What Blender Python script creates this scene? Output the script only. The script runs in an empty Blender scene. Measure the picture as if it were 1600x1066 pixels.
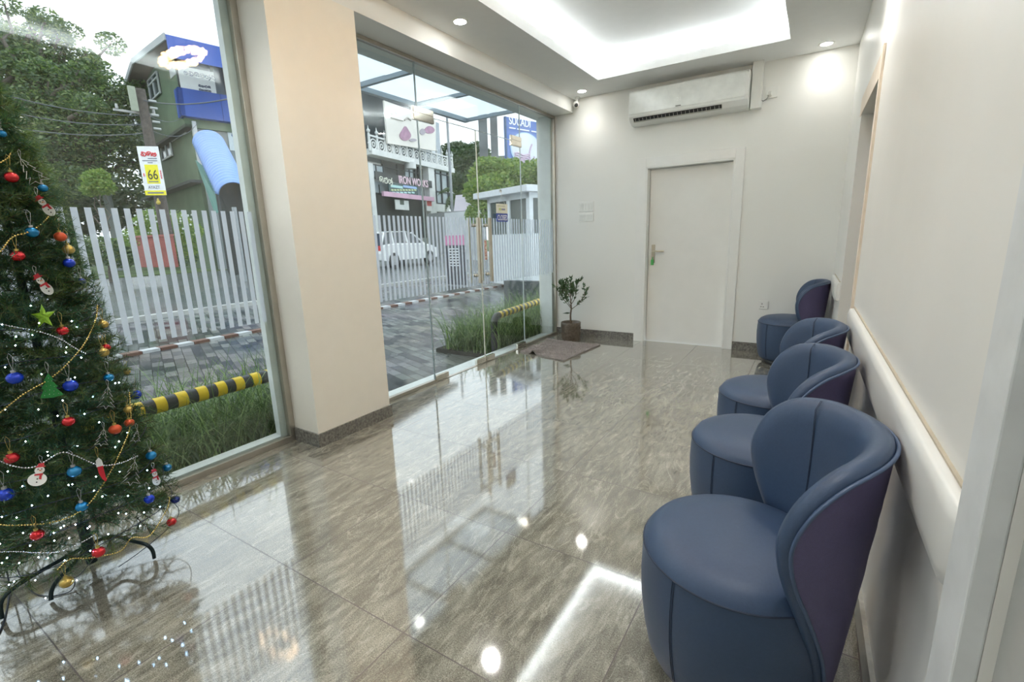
import bpy, bmesh, math, random
from mathutils import Vector as V, Matrix, noise
random.seed(7)
SC=bpy.context.scene; COL=SC.collection
PI=math.pi
# ---------------------------------------------------------------- camera
F_PX=740.118; CAM=V((2.9964,-5.8435,1.349)); yaw,pitch,roll=.5684,.2167,-.0316
FW=V((-math.sin(yaw)*math.cos(pitch),math.cos(yaw)*math.cos(pitch),-math.sin(pitch)))
_r=FW.cross(V((0,0,1))).normalized(); _u=_r.cross(FW)
RT=_r*math.cos(roll)+_u*math.sin(roll); UP=-_r*math.sin(roll)+_u*math.cos(roll)
cd=bpy.data.cameras.new('camera'); co=bpy.data.objects.new('camera',cd); COL.objects.link(co)
cd.sensor_width=36; cd.lens=F_PX/1600*36; cd.clip_start=.02; cd.clip_end=500
co.matrix_world=Matrix(((RT.x,UP.x,-FW.x,CAM.x),(RT.y,UP.y,-FW.y,CAM.y),(RT.z,UP.z,-FW.z,CAM.z),(0,0,0,1)))
SC.camera=co
def ray(u,v): return FW*F_PX+RT*(u-800)-UP*(v-533)
def at(u,v,depth): return CAM+ray(u,v)*(depth/F_PX)
def hit(u,v,P0,N):
    d=ray(u,v); return CAM+d*((V(P0)-CAM).dot(V(N))/d.dot(V(N)))
def hdir(u,v):
    d=ray(u,v); d.z=0; return d.normalized()
# ---------------------------------------------------------------- world, exposure, lights
SC.view_settings.view_transform='Standard'; SC.view_settings.look='None'
SC.view_settings.exposure=1.22; SC.view_settings.gamma=1; SC.view_settings.use_curve_mapping=False
w=bpy.data.worlds.new('overcast'); SC.world=w; w.use_nodes=True
nt=w.node_tree; bg=nt.nodes['Background']
tc=nt.nodes.new('ShaderNodeTexCoord'); nz=nt.nodes.new('ShaderNodeTexNoise'); nz.inputs['Scale'].default_value=2.2; nz.inputs['Detail'].default_value=4
mp=nt.nodes.new('ShaderNodeMapping'); mp.inputs['Scale'].default_value=(1,1,3)
cr=nt.nodes.new('ShaderNodeValToRGB'); cr.color_ramp.elements[0].position=.3; cr.color_ramp.elements[0].color=(.74,.82,.93,1); cr.color_ramp.elements[1].position=.7; cr.color_ramp.elements[1].color=(.90,.94,.99,1)
nt.links.new(tc.outputs['Generated'],mp.inputs[0]); nt.links.new(mp.outputs[0],nz.inputs['Vector']); nt.links.new(nz.outputs[0],cr.inputs[0]); nt.links.new(cr.outputs[0],bg.inputs[0])
bg.inputs[1].default_value=.98
SC.cycles.max_bounces=10; SC.cycles.diffuse_bounces=5; SC.cycles.glossy_bounces=5; SC.cycles.transparent_max_bounces=24; SC.cycles.transmission_bounces=8
SC.cycles.caustics_reflective=False; SC.cycles.caustics_refractive=False
SC.cycles.sample_clamp_indirect=8; SC.cycles.use_denoising=True
COVE_L=10.0; DOWN_W=4.9
# ---------------------------------------------------------------- materials
MATS={}
def mat(name,c,r=.5,m=0,noise_amt=.06,nscale=12,bump=0,bscale=60,spec=.5,coat=0,sheen=0):
    if name in MATS: return MATS[name]
    M=bpy.data.materials.new(name); M.use_nodes=True; N=M.node_tree; b=N.nodes['Principled BSDF']
    b.inputs['Roughness'].default_value=r; b.inputs['Metallic'].default_value=m
    b.inputs['Specular IOR Level'].default_value=spec; b.inputs['Coat Weight'].default_value=coat
    t=N.nodes.new('ShaderNodeTexCoord'); n=N.nodes.new('ShaderNodeTexNoise'); n.inputs['Scale'].default_value=nscale; n.inputs['Detail'].default_value=3
    N.links.new(t.outputs['Object'],n.inputs['Vector'])
    q=N.nodes.new('ShaderNodeMapRange'); q.inputs['From Min'].default_value=.3; q.inputs['From Max'].default_value=.7
    q.inputs['To Min'].default_value=1-noise_amt; q.inputs['To Max'].default_value=1+noise_amt
    mx=N.nodes.new('ShaderNodeVectorMath'); mx.operation='SCALE'; mx.inputs[0].default_value=c
    N.links.new(n.outputs[0],q.inputs['Value']); N.links.new(q.outputs[0],mx.inputs['Scale']); N.links.new(mx.outputs[0],b.inputs['Base Color'])
    if bump:
        n2=N.nodes.new('ShaderNodeTexNoise'); n2.inputs['Scale'].default_value=bscale; n2.inputs['Detail'].default_value=3
        N.links.new(t.outputs['Object'],n2.inputs['Vector']); bp=N.nodes.new('ShaderNodeBump'); bp.inputs['Strength'].default_value=bump; bp.inputs['Distance'].default_value=.01
        N.links.new(n2.outputs[0],bp.inputs['Height']); N.links.new(bp.outputs[0],b.inputs['Normal'])
    MATS[name]=M; return M
def emis(name,c,s):
    if name in MATS: return MATS[name]
    M=bpy.data.materials.new(name); M.use_nodes=True; N=M.node_tree; N.nodes.remove(N.nodes['Principled BSDF'])
    e=N.nodes.new('ShaderNodeEmission'); e.inputs[0].default_value=(*c,1); e.inputs[1].default_value=s
    N.links.new(e.outputs[0],N.nodes['Material Output'].inputs[0]); MATS[name]=M; return M
def glassmat(name,tint=(.93,.965,.95),ior=1.5,boost=1.0,rough=0.0):
    M=bpy.data.materials.new(name); M.use_nodes=True; N=M.node_tree; N.nodes.remove(N.nodes['Principled BSDF'])
    t=N.nodes.new('ShaderNodeBsdfTransparent'); t.inputs[0].default_value=(*tint,1)
    g=N.nodes.new('ShaderNodeBsdfGlossy'); g.inputs['Roughness'].default_value=rough
    f=N.nodes.new('ShaderNodeFresnel'); gg=N.nodes.new('ShaderNodeNewGeometry'); mi=N.nodes.new('ShaderNodeMath'); mi.operation='MULTIPLY_ADD'; mi.inputs[1].default_value=1/ior-ior; mi.inputs[2].default_value=ior; N.links.new(gg.outputs['Backfacing'],mi.inputs[0]); N.links.new(mi.outputs[0],f.inputs[0])
    ml=N.nodes.new('ShaderNodeMath'); ml.operation='MULTIPLY'; ml.inputs[1].default_value=boost
    x=N.nodes.new('ShaderNodeMixShader'); N.links.new(f.outputs[0],ml.inputs[0]); N.links.new(ml.outputs[0],x.inputs[0]); N.links.new(t.outputs[0],x.inputs[1]); N.links.new(g.outputs[0],x.inputs[2])
    N.links.new(x.outputs[0],N.nodes['Material Output'].inputs[0]); MATS[name]=M; return M
def translucent(name,c,tr,alpha=1.0,tcol=None):
    M=bpy.data.materials.new(name); M.use_nodes=True; N=M.node_tree; N.nodes.remove(N.nodes['Principled BSDF'])
    d=N.nodes.new('ShaderNodeBsdfDiffuse'); d.inputs[0].default_value=(*c,1)
    t=N.nodes.new('ShaderNodeBsdfTranslucent'); t.inputs[0].default_value=(*(tcol or c),1)
    x=N.nodes.new('ShaderNodeMixShader'); x.inputs[0].default_value=tr; N.links.new(d.outputs[0],x.inputs[1]); N.links.new(t.outputs[0],x.inputs[2])
    o=x
    if alpha<1:
        p=N.nodes.new('ShaderNodeBsdfTransparent'); y=N.nodes.new('ShaderNodeMixShader'); y.inputs[0].default_value=alpha
        N.links.new(p.outputs[0],y.inputs[1]); N.links.new(x.outputs[0],y.inputs[2]); o=y
    N.links.new(o.outputs[0],N.nodes['Material Output'].inputs[0]); MATS[name]=M; return M
def tile_mat():
    M=bpy.data.materials.new('granite_tiles'); M.use_nodes=True; N=M.node_tree; L=N.links; b=N.nodes['Principled BSDF']
    g=N.nodes.new('ShaderNodeNewGeometry'); s=N.nodes.new('ShaderNodeSeparateXYZ'); L.new(g.outputs['Position'],s.inputs[0])
    def m(op,a,b_=None,c=None):
        n=N.nodes.new('ShaderNodeMath'); n.operation=op
        for i,x in enumerate((a,b_,c)):
            if x is None: continue
            if isinstance(x,(int,float)): n.inputs[i].default_value=x
            else: L.new(x,n.inputs[i])
        return n.outputs[0]
    X=m('DIVIDE',m('SUBTRACT',s.outputs[0],1.217-.671*4),.671); Y=m('DIVIDE',m('SUBTRACT',s.outputs[1],-4.878-.6635*6),.6635)
    fx=m('FLOOR',X); fy=m('FLOOR',Y)
    dx=m('ABSOLUTE',m('SUBTRACT',m('FRACT',m('ADD',X,.5)),.5)); dy=m('ABSOLUTE',m('SUBTRACT',m('FRACT',m('ADD',Y,.5)),.5))
    gr=m('LESS_THAN',m('MINIMUM',dx,dy),.0032)
    off=m('ADD',m('MULTIPLY',fx,13.7),m('MULTIPLY',fy,7.31))
    cb=N.nodes.new('ShaderNodeCombineXYZ'); 
    L.new(m('ADD',m('MULTIPLY',s.outputs[0],1.0),off),cb.inputs[0]); L.new(m('MULTIPLY',s.outputs[1],.27),cb.inputs[1]); L.new(off,cb.inputs[2])
    def ns(sc,det,dist=0,src=None,rough=.6):
        n=N.nodes.new('ShaderNodeTexNoise'); n.inputs['Scale'].default_value=sc; n.inputs['Detail'].default_value=det; n.inputs['Distortion'].default_value=dist; n.inputs['Roughness'].default_value=rough
        L.new(src or cb.outputs[0],n.inputs['Vector']); return n.outputs[0]
    n1=ns(9,9,1.0); n2=ns(34,6,.5); n3=ns(3.2,4,1.2); n4=m('ADD',m('MULTIPLY',m('SUBTRACT',ns(210,5,0,g.outputs['Position'],.85),.5),1.9),.5)
    r1=N.nodes.new('ShaderNodeValToRGB'); e=r1.color_ramp.elements
    e[0].position=.38; e[0].color=(.08,.075,.058,1); e[1].position=.62; e[1].color=(.44,.425,.355,1)
    k=r1.color_ramp.elements.new(.5); k.color=(.215,.203,.162,1)
    L.new(m('ADD',m('ADD',m('MULTIPLY',n1,.21),m('MULTIPLY',n2,.27)),m('ADD',m('MULTIPLY',n3,.12),m('MULTIPLY',n4,.40))),r1.inputs[0])
    # pale veins
    v=m('ABSOLUTE',m('SUBTRACT',ns(4.5,6,2.2),.5)); vv=N.nodes.new('ShaderNodeMapRange'); L.new(v,vv.inputs[0]); vv.inputs[1].default_value=0; vv.inputs[2].default_value=.018; vv.inputs[3].default_value=.32; vv.inputs[4].default_value=0
    mx=N.nodes.new('ShaderNodeMixRGB'); L.new(m('MULTIPLY',vv.outputs[0],m('MULTIPLY',n2,1.5)),mx.inputs[0]); L.new(r1.outputs[0],mx.inputs[1]); mx.inputs[2].default_value=(.68,.66,.57,1)
    m2=N.nodes.new('ShaderNodeMixRGB'); L.new(gr,m2.inputs[0]); L.new(mx.outputs[0],m2.inputs[1]); m2.inputs[2].default_value=(.045,.03,.022,1)
    L.new(m2.outputs[0],b.inputs['Base Color'])
    L.new(m('ADD',.045,m('MULTIPLY',gr,.5)),b.inputs['Roughness'])
    b.inputs['Specular IOR Level'].default_value=.5; b.inputs['IOR'].default_value=1.8; b.inputs['Coat Weight'].default_value=1; b.inputs['Coat Roughness'].default_value=.055; b.inputs['Coat IOR'].default_value=1.8
    bp=N.nodes.new('ShaderNodeBump'); bp.inputs['Strength'].default_value=.008; bp.inputs['Distance'].default_value=.002; L.new(n4,bp.inputs['Height']); L.new(bp.outputs[0],b.inputs['Normal'])
    return M
def paver_mat():
    M=bpy.data.materials.new('wet_pavers'); M.use_nodes=True; N=M.node_tree; L=N.links; b=N.nodes['Principled BSDF']
    g=N.nodes.new('ShaderNodeNewGeometry'); mp=N.nodes.new('ShaderNodeMapping'); mp.inputs['Rotation'].default_value=(0,0,.35)
    L.new(g.outputs['Position'],mp.inputs[0])
    k=N.nodes.new('ShaderNodeTexBrick'); k.offset=.5; k.inputs['Scale'].default_value=1; k.inputs['Brick Width'].default_value=.24; k.inputs['Row Height'].default_value=.12; k.inputs['Mortar Size'].default_value=.006; k.inputs['Mortar Smooth'].default_value=.3; k.inputs['Bias'].default_value=0
    k.inputs['Color1'].default_value=(.035,.04,.052,1); k.inputs['Color2'].default_value=(.30,.30,.29,1); k.inputs['Mortar'].default_value=(.02,.02,.02,1)
    L.new(mp.outputs[0],k.inputs['Vector'])
    n=N.nodes.new('ShaderNodeTexNoise'); n.inputs['Scale'].default_value=.9; n.inputs['Detail'].default_value=5; L.new(g.outputs['Position'],n.inputs['Vector'])
    mx=N.nodes.new('ShaderNodeMixRGB'); mx.blend_type='MULTIPLY'; mx.inputs[0].default_value=.5; L.new(k.outputs[0],mx.inputs[1]); L.new(n.outputs[1],mx.inputs[2]); L.new(mx.outputs[0],b.inputs['Base Color'])
    mr=N.nodes.new('ShaderNodeMapRange'); L.new(n.outputs[0],mr.inputs[0]); mr.inputs[1].default_value=.35; mr.inputs[2].default_value=.65; mr.inputs[3].default_value=.12; mr.inputs[4].default_value=.38; L.new(mr.outputs[0],b.inputs['Roughness'])
    bp=N.nodes.new('ShaderNodeBump'); bp.inputs['Strength'].default_value=.5; bp.inputs['Distance'].default_value=.01; bp.invert=True; L.new(k.outputs[1],bp.inputs['Height']); L.new(bp.outputs[0],b.inputs['Normal'])
    b.inputs['Specular IOR Level'].default_value=.8
    return M
WALLW=mat('white_wall_paint',(.86,.865,.83),.45,noise_amt=.01,nscale=2)
CEIL=mat('ceiling_paint',(.84,.85,.84),.6,noise_amt=.01)
CREAM=mat('cream_wall_paint',(.88,.835,.745),.45,noise_amt=.01)
TRIMW=mat('white_gloss_trim',(.87,.875,.85),.3,noise_amt=.01)
DOORM=mat('white_door_paint',(.88,.875,.84),.35,noise_amt=.015,nscale=5)
GRAN=mat('grey_granite_skirting',(.19,.18,.16),.25,noise_amt=.45,nscale=55)
ALU=mat('brushed_aluminium',(.50,.47,.41),.35,.9)
CHROME=mat('polished_steel',(.72,.68,.6),.12,1)
SATIN=mat('satin_steel',(.58,.52,.42),.3,.85)
BLK=mat('black_plastic',(.015,.015,.017),.4)
DARKM=mat('black_metal_tube',(.012,.03,.035),.35,.3)
GLASS=glassmat('clear_glass',boost=1.25)
FROST=translucent('frosted_film',(.62,.68,.74),.55,.9,(.80,.86,.95))
LEATHB=mat('blue_leatherette',(.036,.064,.125),.42,noise_amt=.05,nscale=120,bump=.12,bscale=500,spec=.45)
LEATHP=mat('purple_leatherette',(.085,.072,.165),.45,noise_amt=.06,nscale=120,bump=.12,bscale=500)
STITCH=mat('dark_blue_seam',(.018,.03,.06),.6)
PIPE=mat('light_blue_piping',(.055,.09,.17),.4)
PADM=mat('white_padded_vinyl',(.70,.70,.675),.35,noise_amt=.01)
WPL=mat('white_plastic',(.85,.86,.83),.3,noise_amt=.01)
# ---------------------------------------------------------------- mesh builder
class MB:
    def __init__(s): s.v=[]; s.f=[]; s.m=[]; s.sm=[]
    def add(s,vs,fs,mi=0,smooth=False):
        o=len(s.v); s.v+= [tuple(x) for x in vs]; s.f+=[tuple(i+o for i in f) for f in fs]; s.m+=[mi]*len(fs); s.sm+=[smooth]*len(fs); return s
    def box(s,a,b,mi=0,R=None,T=None):
        x0,y0,z0=[min(p,q) for p,q in zip(a,b)]; x1,y1,z1=[max(p,q) for p,q in zip(a,b)]
        vs=[V(p) for p in((x0,y0,z0),(x1,y0,z0),(x1,y1,z0),(x0,y1,z0),(x0,y0,z1),(x1,y0,z1),(x1,y1,z1),(x0,y1,z1))]
        if R: vs=[R@p for p in vs]
        if T: vs=[p+V(T) for p in vs]
        return s.add(vs,[(0,3,2,1),(4,5,6,7),(0,1,5,4),(1,2,6,5),(2,3,7,6),(3,0,4,7)],mi)
    def obox(s,o,ax,ay,az,mi=0):       # box from an origin corner and three edge vectors
        o=V(o);ax=V(ax);ay=V(ay);az=V(az)
        vs=[o,o+ax,o+ax+ay,o+ay,o+az,o+ax+az,o+ax+ay+az,o+ay+az]
        fs=[(0,3,2,1),(4,5,6,7),(0,1,5,4),(1,2,6,5),(2,3,7,6),(3,0,4,7)]
        if ax.cross(ay).dot(az)<0: fs=[f[::-1] for f in fs]
        return s.add(vs,fs,mi)
    def tube(s,pts,r,n=8,mi=0,cap=True,closed=False):
        pts=[V(p) for p in pts]; N=len(pts); rs=r if isinstance(r,(list,tuple)) else [r]*N
        vs=[];prev=None
        for i,p in enumerate(pts):
            if closed: t=(pts[(i+1)%N]-pts[i-1])
            else: t=(pts[min(i+1,N-1)]-pts[max(i-1,0)])
            t=t.normalized() if t.length>1e-9 else V((0,0,1))
            if prev is None:
                a=t.orthogonal().normalized()
            else:
                a=prev-t*prev.dot(t); a=a.normalized() if a.length>1e-6 else t.orthogonal().normalized()
            prev=a; b=t.cross(a)
            for k in range(n): th=2*PI*k/n; vs.append(p+(a*math.cos(th)+b*math.sin(th))*rs[i])
        fs=[]
        for i in range(N if closed else N-1):
            j=(i+1)%N
            for k in range(n): fs.append((i*n+k,i*n+(k+1)%n,j*n+(k+1)%n,j*n+k))
        s.add(vs,fs,mi,True)
        if cap and not closed:
            s.add(vs[:n],[tuple(range(n))[::-1]],mi); s.add(vs[-n:],[tuple(range(n))],mi)
        return s
    def cyl(s,a,b,r,r2=None,n=20,mi=0): return s.tube([a,b],[r,r if r2 is None else r2],n,mi)
    def lathe(s,prof,c=(0,0,0),n=28,mi=0,M=None,smooth=True):
        c=V(c);vs=[]
        for r,z in prof:
            for k in range(n):
                th=2*PI*k/n; p=V((r*math.cos(th),r*math.sin(th),z)); 
                if M: p=M@p
                vs.append(c+p)
        fs=[(i*n+k,i*n+(k+1)%n,(i+1)*n+(k+1)%n,(i+1)*n+k) for i in range(len(prof)-1) for k in range(n)]
        return s.add(vs,fs,mi,smooth)
    def sph(s,c,r,n=14,mi=0,sc=(1,1,1)):
        m=n//2; pr=[(max(r*math.sin(PI*i/m),1e-5),-r*math.cos(PI*i/m)) for i in range(m+1)]
        return s.lathe(pr,c,n,mi,Matrix.Diagonal(V(sc)))
    def prism(s,poly,d,mi=0):          # poly: 3D points, d: extrusion vector
        n=len(poly);P=[V(p) for p in poly];Q=[p+V(d) for p in P]
        return s.add(P+Q,[tuple(range(n))[::-1],tuple(range(n,2*n))]+[(i,(i+1)%n,(i+1)%n+n,i+n) for i in range(n)],mi)
    def quad(s,a,b,c,d,mi=0): return s.add([a,b,c,d],[(0,1,2,3)],mi)
    def build(s,name,mats,parent=None,bevel=0,seg=2,fix=True):
        off=V((0,0,0))
        if parent is not None:
            q=parent
            while q: off+=V(q.location); q=q.parent
        if parent is not None and parent.get('rotated'): off=V((0,0,0))
        me=bpy.data.meshes.new(name); me.from_pydata([(x-off.x,y-off.y,z-off.z) for x,y,z in s.v],[],s.f)
        for x in (mats if isinstance(mats,(list,tuple)) else [mats]): me.materials.append(x)
        me.polygons.foreach_set('material_index',s.m); me.polygons.foreach_set('use_smooth',s.sm); me.update()
        if fix and len(s.f)<60000:
            b=bmesh.new(); b.from_mesh(me); bmesh.ops.recalc_face_normals(b,faces=b.faces); b.to_mesh(me); b.free()
        o=bpy.data.objects.new(name,me); COL.objects.link(o)
        if parent is not None: o.parent=parent
        if bevel:
            md=o.modifiers.new('bevel','BEVEL'); md.width=bevel; md.segments=seg; md.limit_method='ANGLE'; md.angle_limit=.6
            md.harden_normals=False
        return o
def tag(o,label,cat,group=None,kind=None):
    o['label']=label; o['category']=cat
    if group: o['group']=group
    if kind: o['kind']=kind
    return o
def thing(name,label,cat,loc=(0,0,0),rz=0,group=None):
    o=bpy.data.objects.new(name,None); COL.objects.link(o); o.location=loc; o.rotation_euler=(0,0,rz); o.empty_display_size=.1
    return tag(o,label,cat,group)
def local(o): o['rotated']=1; return o     # children are written in the thing's own frame
def struct(name,mb,mats,**k):
    o=mb.build(name,mats,**k); o['kind']='structure'; return o
def sgroup(name,loc=(0,0,0)):
    o=bpy.data.objects.new(name,None); COL.objects.link(o); o.location=loc; o['kind']='structure'; return o
def label(o,s): o['label']=s; return o
def text(body,name,m,parent,org,ax,up,size,depth=.002,align='LEFT',width=None,world=True,bold=0):
    cu=bpy.data.curves.new('t','FONT'); cu.body=body; cu.size=size; cu.extrude=depth; cu.align_x=align; cu.offset=bold*size
    to=bpy.data.objects.new('t',cu); COL.objects.link(to); dg=bpy.context.evaluated_depsgraph_get(); dg.update()
    me=bpy.data.meshes.new_from_object(to.evaluated_get(dg)); bpy.data.objects.remove(to)
    ax=V(ax).normalized(); up=V(up).normalized(); nn=ax.cross(up)
    xs=[v.co.x for v in me.vertices]; sx=1
    if width and xs: sx=width/(max(xs)-min(xs))
    off=V((0,0,0))
    q=parent
    while q: off+=V(q.location); q=q.parent
    if parent.get('rotated'): off=V((0,0,0))
    for v in me.vertices:
        c=v.co.copy(); v.co=V(org)+ax*c.x*sx+up*c.y+nn*c.z-off
    me.materials.clear(); me.materials.append(m); me.name=name
    o=bpy.data.objects.new(name,me); COL.objects.link(o); o.parent=parent; return o
def strokes(glyphs,name,m,parent,org,ax,up,size,r,gap=.25,fix=True):
    """hand-drawn round letters: each glyph a list of polylines in a unit box"""
    mb=MB(); x=0; ax=V(ax);up=V(up)
    for g in glyphs:
        wd=g[0]
        for pl in g[1]:
            mb.tube([V(org)+ax*((x+p[0])*size)+up*(p[1]*size) for p in pl],r,5)
        x+=wd+gap
    return mb.build(name,m,parent)
def arc(cx,cy,rx,ry,a0,a1,n=10): return [(cx+rx*math.cos(math.radians(a0+(a1-a0)*i/n)),cy+ry*math.sin(math.radians(a0+(a1-a0)*i/n))) for i in range(n+1)]
G_KA=(1.1,[arc(.28,.42,.2,.2,-60,250)+[(.5,.2),(.6,.45)]+arc(.72,.3,.28,.3,150,-60),arc(.55,.62,.45,.32,170,10)])
G_MA=(1.0,[arc(.25,.6,.2,.2,0,300),arc(.5,.35,.45,.35,160,390),arc(.72,.72,.18,.18,-60,230)])
G_LA=(1.1,[arc(.3,.35,.28,.35,40,330),arc(.75,.45,.2,.2,0,360),arc(.6,.25,.5,.5,-90,60),[(.95,.75),(1.05,1.0)]])
G_HA=(1.0,[arc(.25,.3,.22,.22,0,360),arc(.6,.4,.35,.4,140,-120),arc(.35,.75,.2,.12,0,200)])
G_PA=(.9,[arc(.4,.4,.38,.4,120,420),arc(.4,.5,.12,.12,0,360)])
# ================================================================ SETTING
# floor
struct('floor',MB().box((-.02,-8.2,-.15),(4.2,.05,0)),tile_mat())
H=2.988; ZB=2.834; BX=.281; PA,PB=-4.04,-3.40
# right wall frame
WD=V((.018,-1,0)).normalized(); WN=V((-1,-.018,0)).normalized(); W0=V((3.17,0,0))
def RW(p,q,z): return W0+WD*p+WN*q+V((0,0,z))      # p along, q into the room
def rbox(mb,p0,p1,q0,q1,z0,z1,mi=0): return mb.obox(RW(p0,q0,z0),WD*(p1-p0),WN*(q1-q0),V((0,0,z1-z0)),mi)
# back wall with door opening
DL,DR,DH=1.224,2.184,2.10
b=MB().box((-.25,0,-.1),(DL,.18,3.3)).box((DR,0,-.1),(3.4,.18,3.3)).box((DL,0,DH),(DR,.18,3.3)).box((DL,.16,-.1),(DR,.18,DH))
struct('wall_back',b,WALLW)
b=MB()
rbox(b,-.3,1.25,0,-.18,-.1,3.3); rbox(b,2.40,4.985,0,-.18,-.1,3.3); rbox(b,1.25,2.40,0,-.18,2.15,3.3)
rbox(b,5.9,8.3,0,-.18,-.1,3.3); rbox(b,4.985,5.9,0,-.18,2.15,3.3)
struct('wall_right',b,mat('right_wall_paint',(.80,.79,.755),.38,noise_amt=.02,nscale=2.5))
# side room beyond the right opening
b=MB(); rbox(b,.9,2.7,-1.2,-1.3,-.1,3.2); rbox(b,.85,.9,-.18,-1.3,-.1,3.2); rbox(b,2.7,2.75,-.18,-1.3,-.1,3.2)
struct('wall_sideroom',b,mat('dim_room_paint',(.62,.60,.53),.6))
b=MB(); rbox(b,.85,2.75,-.17,-1.3,2.6,2.7); struct('ceiling_sideroom',b,CEIL)
b=MB(); rbox(b,.85,2.75,.0,-1.3,-.12,-.001); struct('floor_sideroom',b,GRAN)
# trims of the openings
b=MB(); rbox(b,2.385,2.45,.0,.012,0,2.28); rbox(b,1.17,2.45,.0,.004,2.15,2.28); rbox(b,2.385,2.40,0,-.17,0,2.15)
struct('trim_1',b,mat('peach_wood_trim',(.80,.70,.58),.5))
b=MB(); rbox(b,4.88,4.985,.0,.03,0,2.3); rbox(b,4.985,5.9,0,.03,2.15,2.3); rbox(b,5.9,6.05,0,.03,0,2.3)
struct('trim_2',b,mat('grey_white_trim',(.70,.72,.73),.4),bevel=.003)
g=sgroup('door_3',RW(4.985,0,0)); b=MB(); rbox(b,4.985,5.9,-.015,-.055,.005,2.15); b.build('door_leaf',mat('shaded_white_door',(.42,.42,.40),.45),g)  # white door leaf, its shade put into a grey colour
b=MB(); b.cyl(RW(5.8,-.02,1.02),RW(5.8,.05,1.02),.011); b.cyl(RW(5.8,.05,1.02),RW(5.68,.05,1.02),.009); b.build('handle',CHROME,g)
struct('wall_front',MB().box((-.2,-8.35,-.1),(3.7,-8.2,3.3)),WALLW)
struct('wall_left',MB().box((-.16,-8.2,-.1),(0,-7.4,3.3)).box((-.16,-7.4,ZB),(BX,.0,3.3)).box((0,-8.2,ZB),(BX,-7.4,3.3)).box((-.2,PB,ZB+.02),(-.16,0.1,3.2)),WALLW)
struct('wall_pillar',MB().box((-.16,PA,-.1),(BX,PB,ZB+.001)),CREAM)
# ceiling with tray opening
CX0,CX1,CY0,CY1=.82,2.64,-7.0,-.53
b=MB().box((0,-8.2,H),(CX0,0,H+.06)).box((CX1,-8.2,H),(3.6,0,H+.06)).box((CX0,CY1,H),(CX1,0,H+.06)).box((CX0,-8.2,H),(CX1,CY0,H+.06))
# upright lip around the opening
l=.02
b.box((CX0-l,CY0-l,H+.06),(CX0,CY1+l,H+.085)).box((CX1,CY0-l,H+.06),(CX1+l,CY1+l,H+.085)).box((CX0,CY1,H+.06),(CX1,CY1+l,H+.085)).box((CX0,CY0-l,H+.06),(CX1,CY0,H+.085))
# recess above
b.box((CX0-.3,CY0-.3,H+.19),(CX1+.3,CY1+.3,H+.28)).box((CX0-.32,CY0-.3,H+.05),(CX0-.3,CY1+.3,H+.26)).box((CX1+.3,CY0-.3,H+.05),(CX1+.32,CY1+.3,H+.26)).box((CX0-.3,CY1+.3,H+.05),(CX1+.3,CY1+.32,H+.26)).box((CX0-.3,CY0-.32,H+.05),(CX1+.3,CY0-.3,H+.26))
b.box((-.1,-8.3,H+.3),(3.6,.1,H+.4))
struct('ceiling',b,CEIL)
LED=emis('cool_led_strip',(.93,.98,1.0),COVE_L)
def strip(a,b_,lb):
    m=MB().box(a,b_); o=m.build('led_strip',LED); tag(o,lb,'light strip','hidden strips round the ceiling tray')
q=.085
strip((CX0-q-.04,CY0,H+.062),(CX0-q,CY1,H+.10),'white LED strip glowing in the ceiling tray along its window side')
strip((CX1+q,CY0,H+.062),(CX1+q+.04,CY1,H+.10),'white LED strip glowing in the ceiling tray along the chair wall side')
strip((CX0,CY1+q,H+.062),(CX1,CY1+q+.04,H+.10),'white LED strip glowing in the ceiling tray near the air conditioner')
strip((CX0,CY0-q-.04,H+.062),(CX1,CY0-q,H+.10),'white LED strip glowing in the ceiling tray end behind the viewer')
# skirtings
SK=.095
b=MB().box((0.012,-.012,0),(1.12,0,SK)).box((2.27,-.012,0),(3.17,0,SK)); struct('baseboard_back',b,GRAN)
b=MB().box((0.026,PA-.012,0),(BX,PA,SK)).box((BX,PA-.012,0),(BX+.012,PB+.012,SK)).box((0.026,PB,0),(BX,PB+.012,SK)); struct('baseboard_pillar',b,GRAN)
b=MB(); rbox(b,2.46,4.75,0,.014,0,.09); rbox(b,.02,1.2,0,.014,0,.09); struct('baseboard_right',b,mat('pale_skirting',(.50,.50,.46),.3,noise_amt=.1,nscale=50))
# white door in back wall
g=sgroup('door_1',(DL,0,0))
OL,OR,OT=1.118,2.274,2.20
b=MB().box((OL,-.02,0),(DL,0.0,OT)).box((DR,-.02,0),(OR,0,OT)).box((DL,-.02,DH),(DR,0,OT))
b.box((DL,-.02,0),(DL+.02,.14,DH)).box((DR-.02,-.02,0),(DR,.14,DH)).box((DL,-.02,DH-.02),(DR,.14,DH))
b.build('door_frame',TRIMW,g,bevel=.003)
leaf=MB().box((DL+.024,.085,.008),(DR-.024,.125,DH-.024)).build('door_leaf',DOORM,g,bevel=.002)
hx=DL+.085
hp=MB().box((hx-.022,.078,.98),(hx+.022,.086,1.20)).build('handle_plate',SATIN,g,bevel=.002)
MB().cyl((hx,.08,1.125),(hx,.035,1.125),.010).tube([(hx,.037,1.125),(hx+.03,.035,1.125),(hx+.14,.035,1.122)],.010,10).build('lever',SATIN,g)
o=MB().box((hx-.02,.060,.955),(hx+.012,.078,1.02)).cyl((hx-.004,.065,1.02),(hx-.004,.08,1.05),.006,n=8).build('key_tag',mat('green_plastic',(.12,.55,.16),.35),g,bevel=.003); label(o,'green key tag hanging in the lock')
# ---------------------------------------------------------------- glass front
GT=ZB-.03
def stripes(y0,y1,z0=.857,z1=1.55,per=.0526,wd=.027,x=.0065):
    m=MB(); n0=math.ceil((y0+4.94-.03)/per); y=-4.94+n0*per
    while y+wd<y1-.002:
        if y>y0: m.add([(x,y,z0),(x,y+wd,z0),(x,y+wd,z1),(x,y,z1)],[(0,1,2,3)])
        y+=per
    return m
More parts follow.
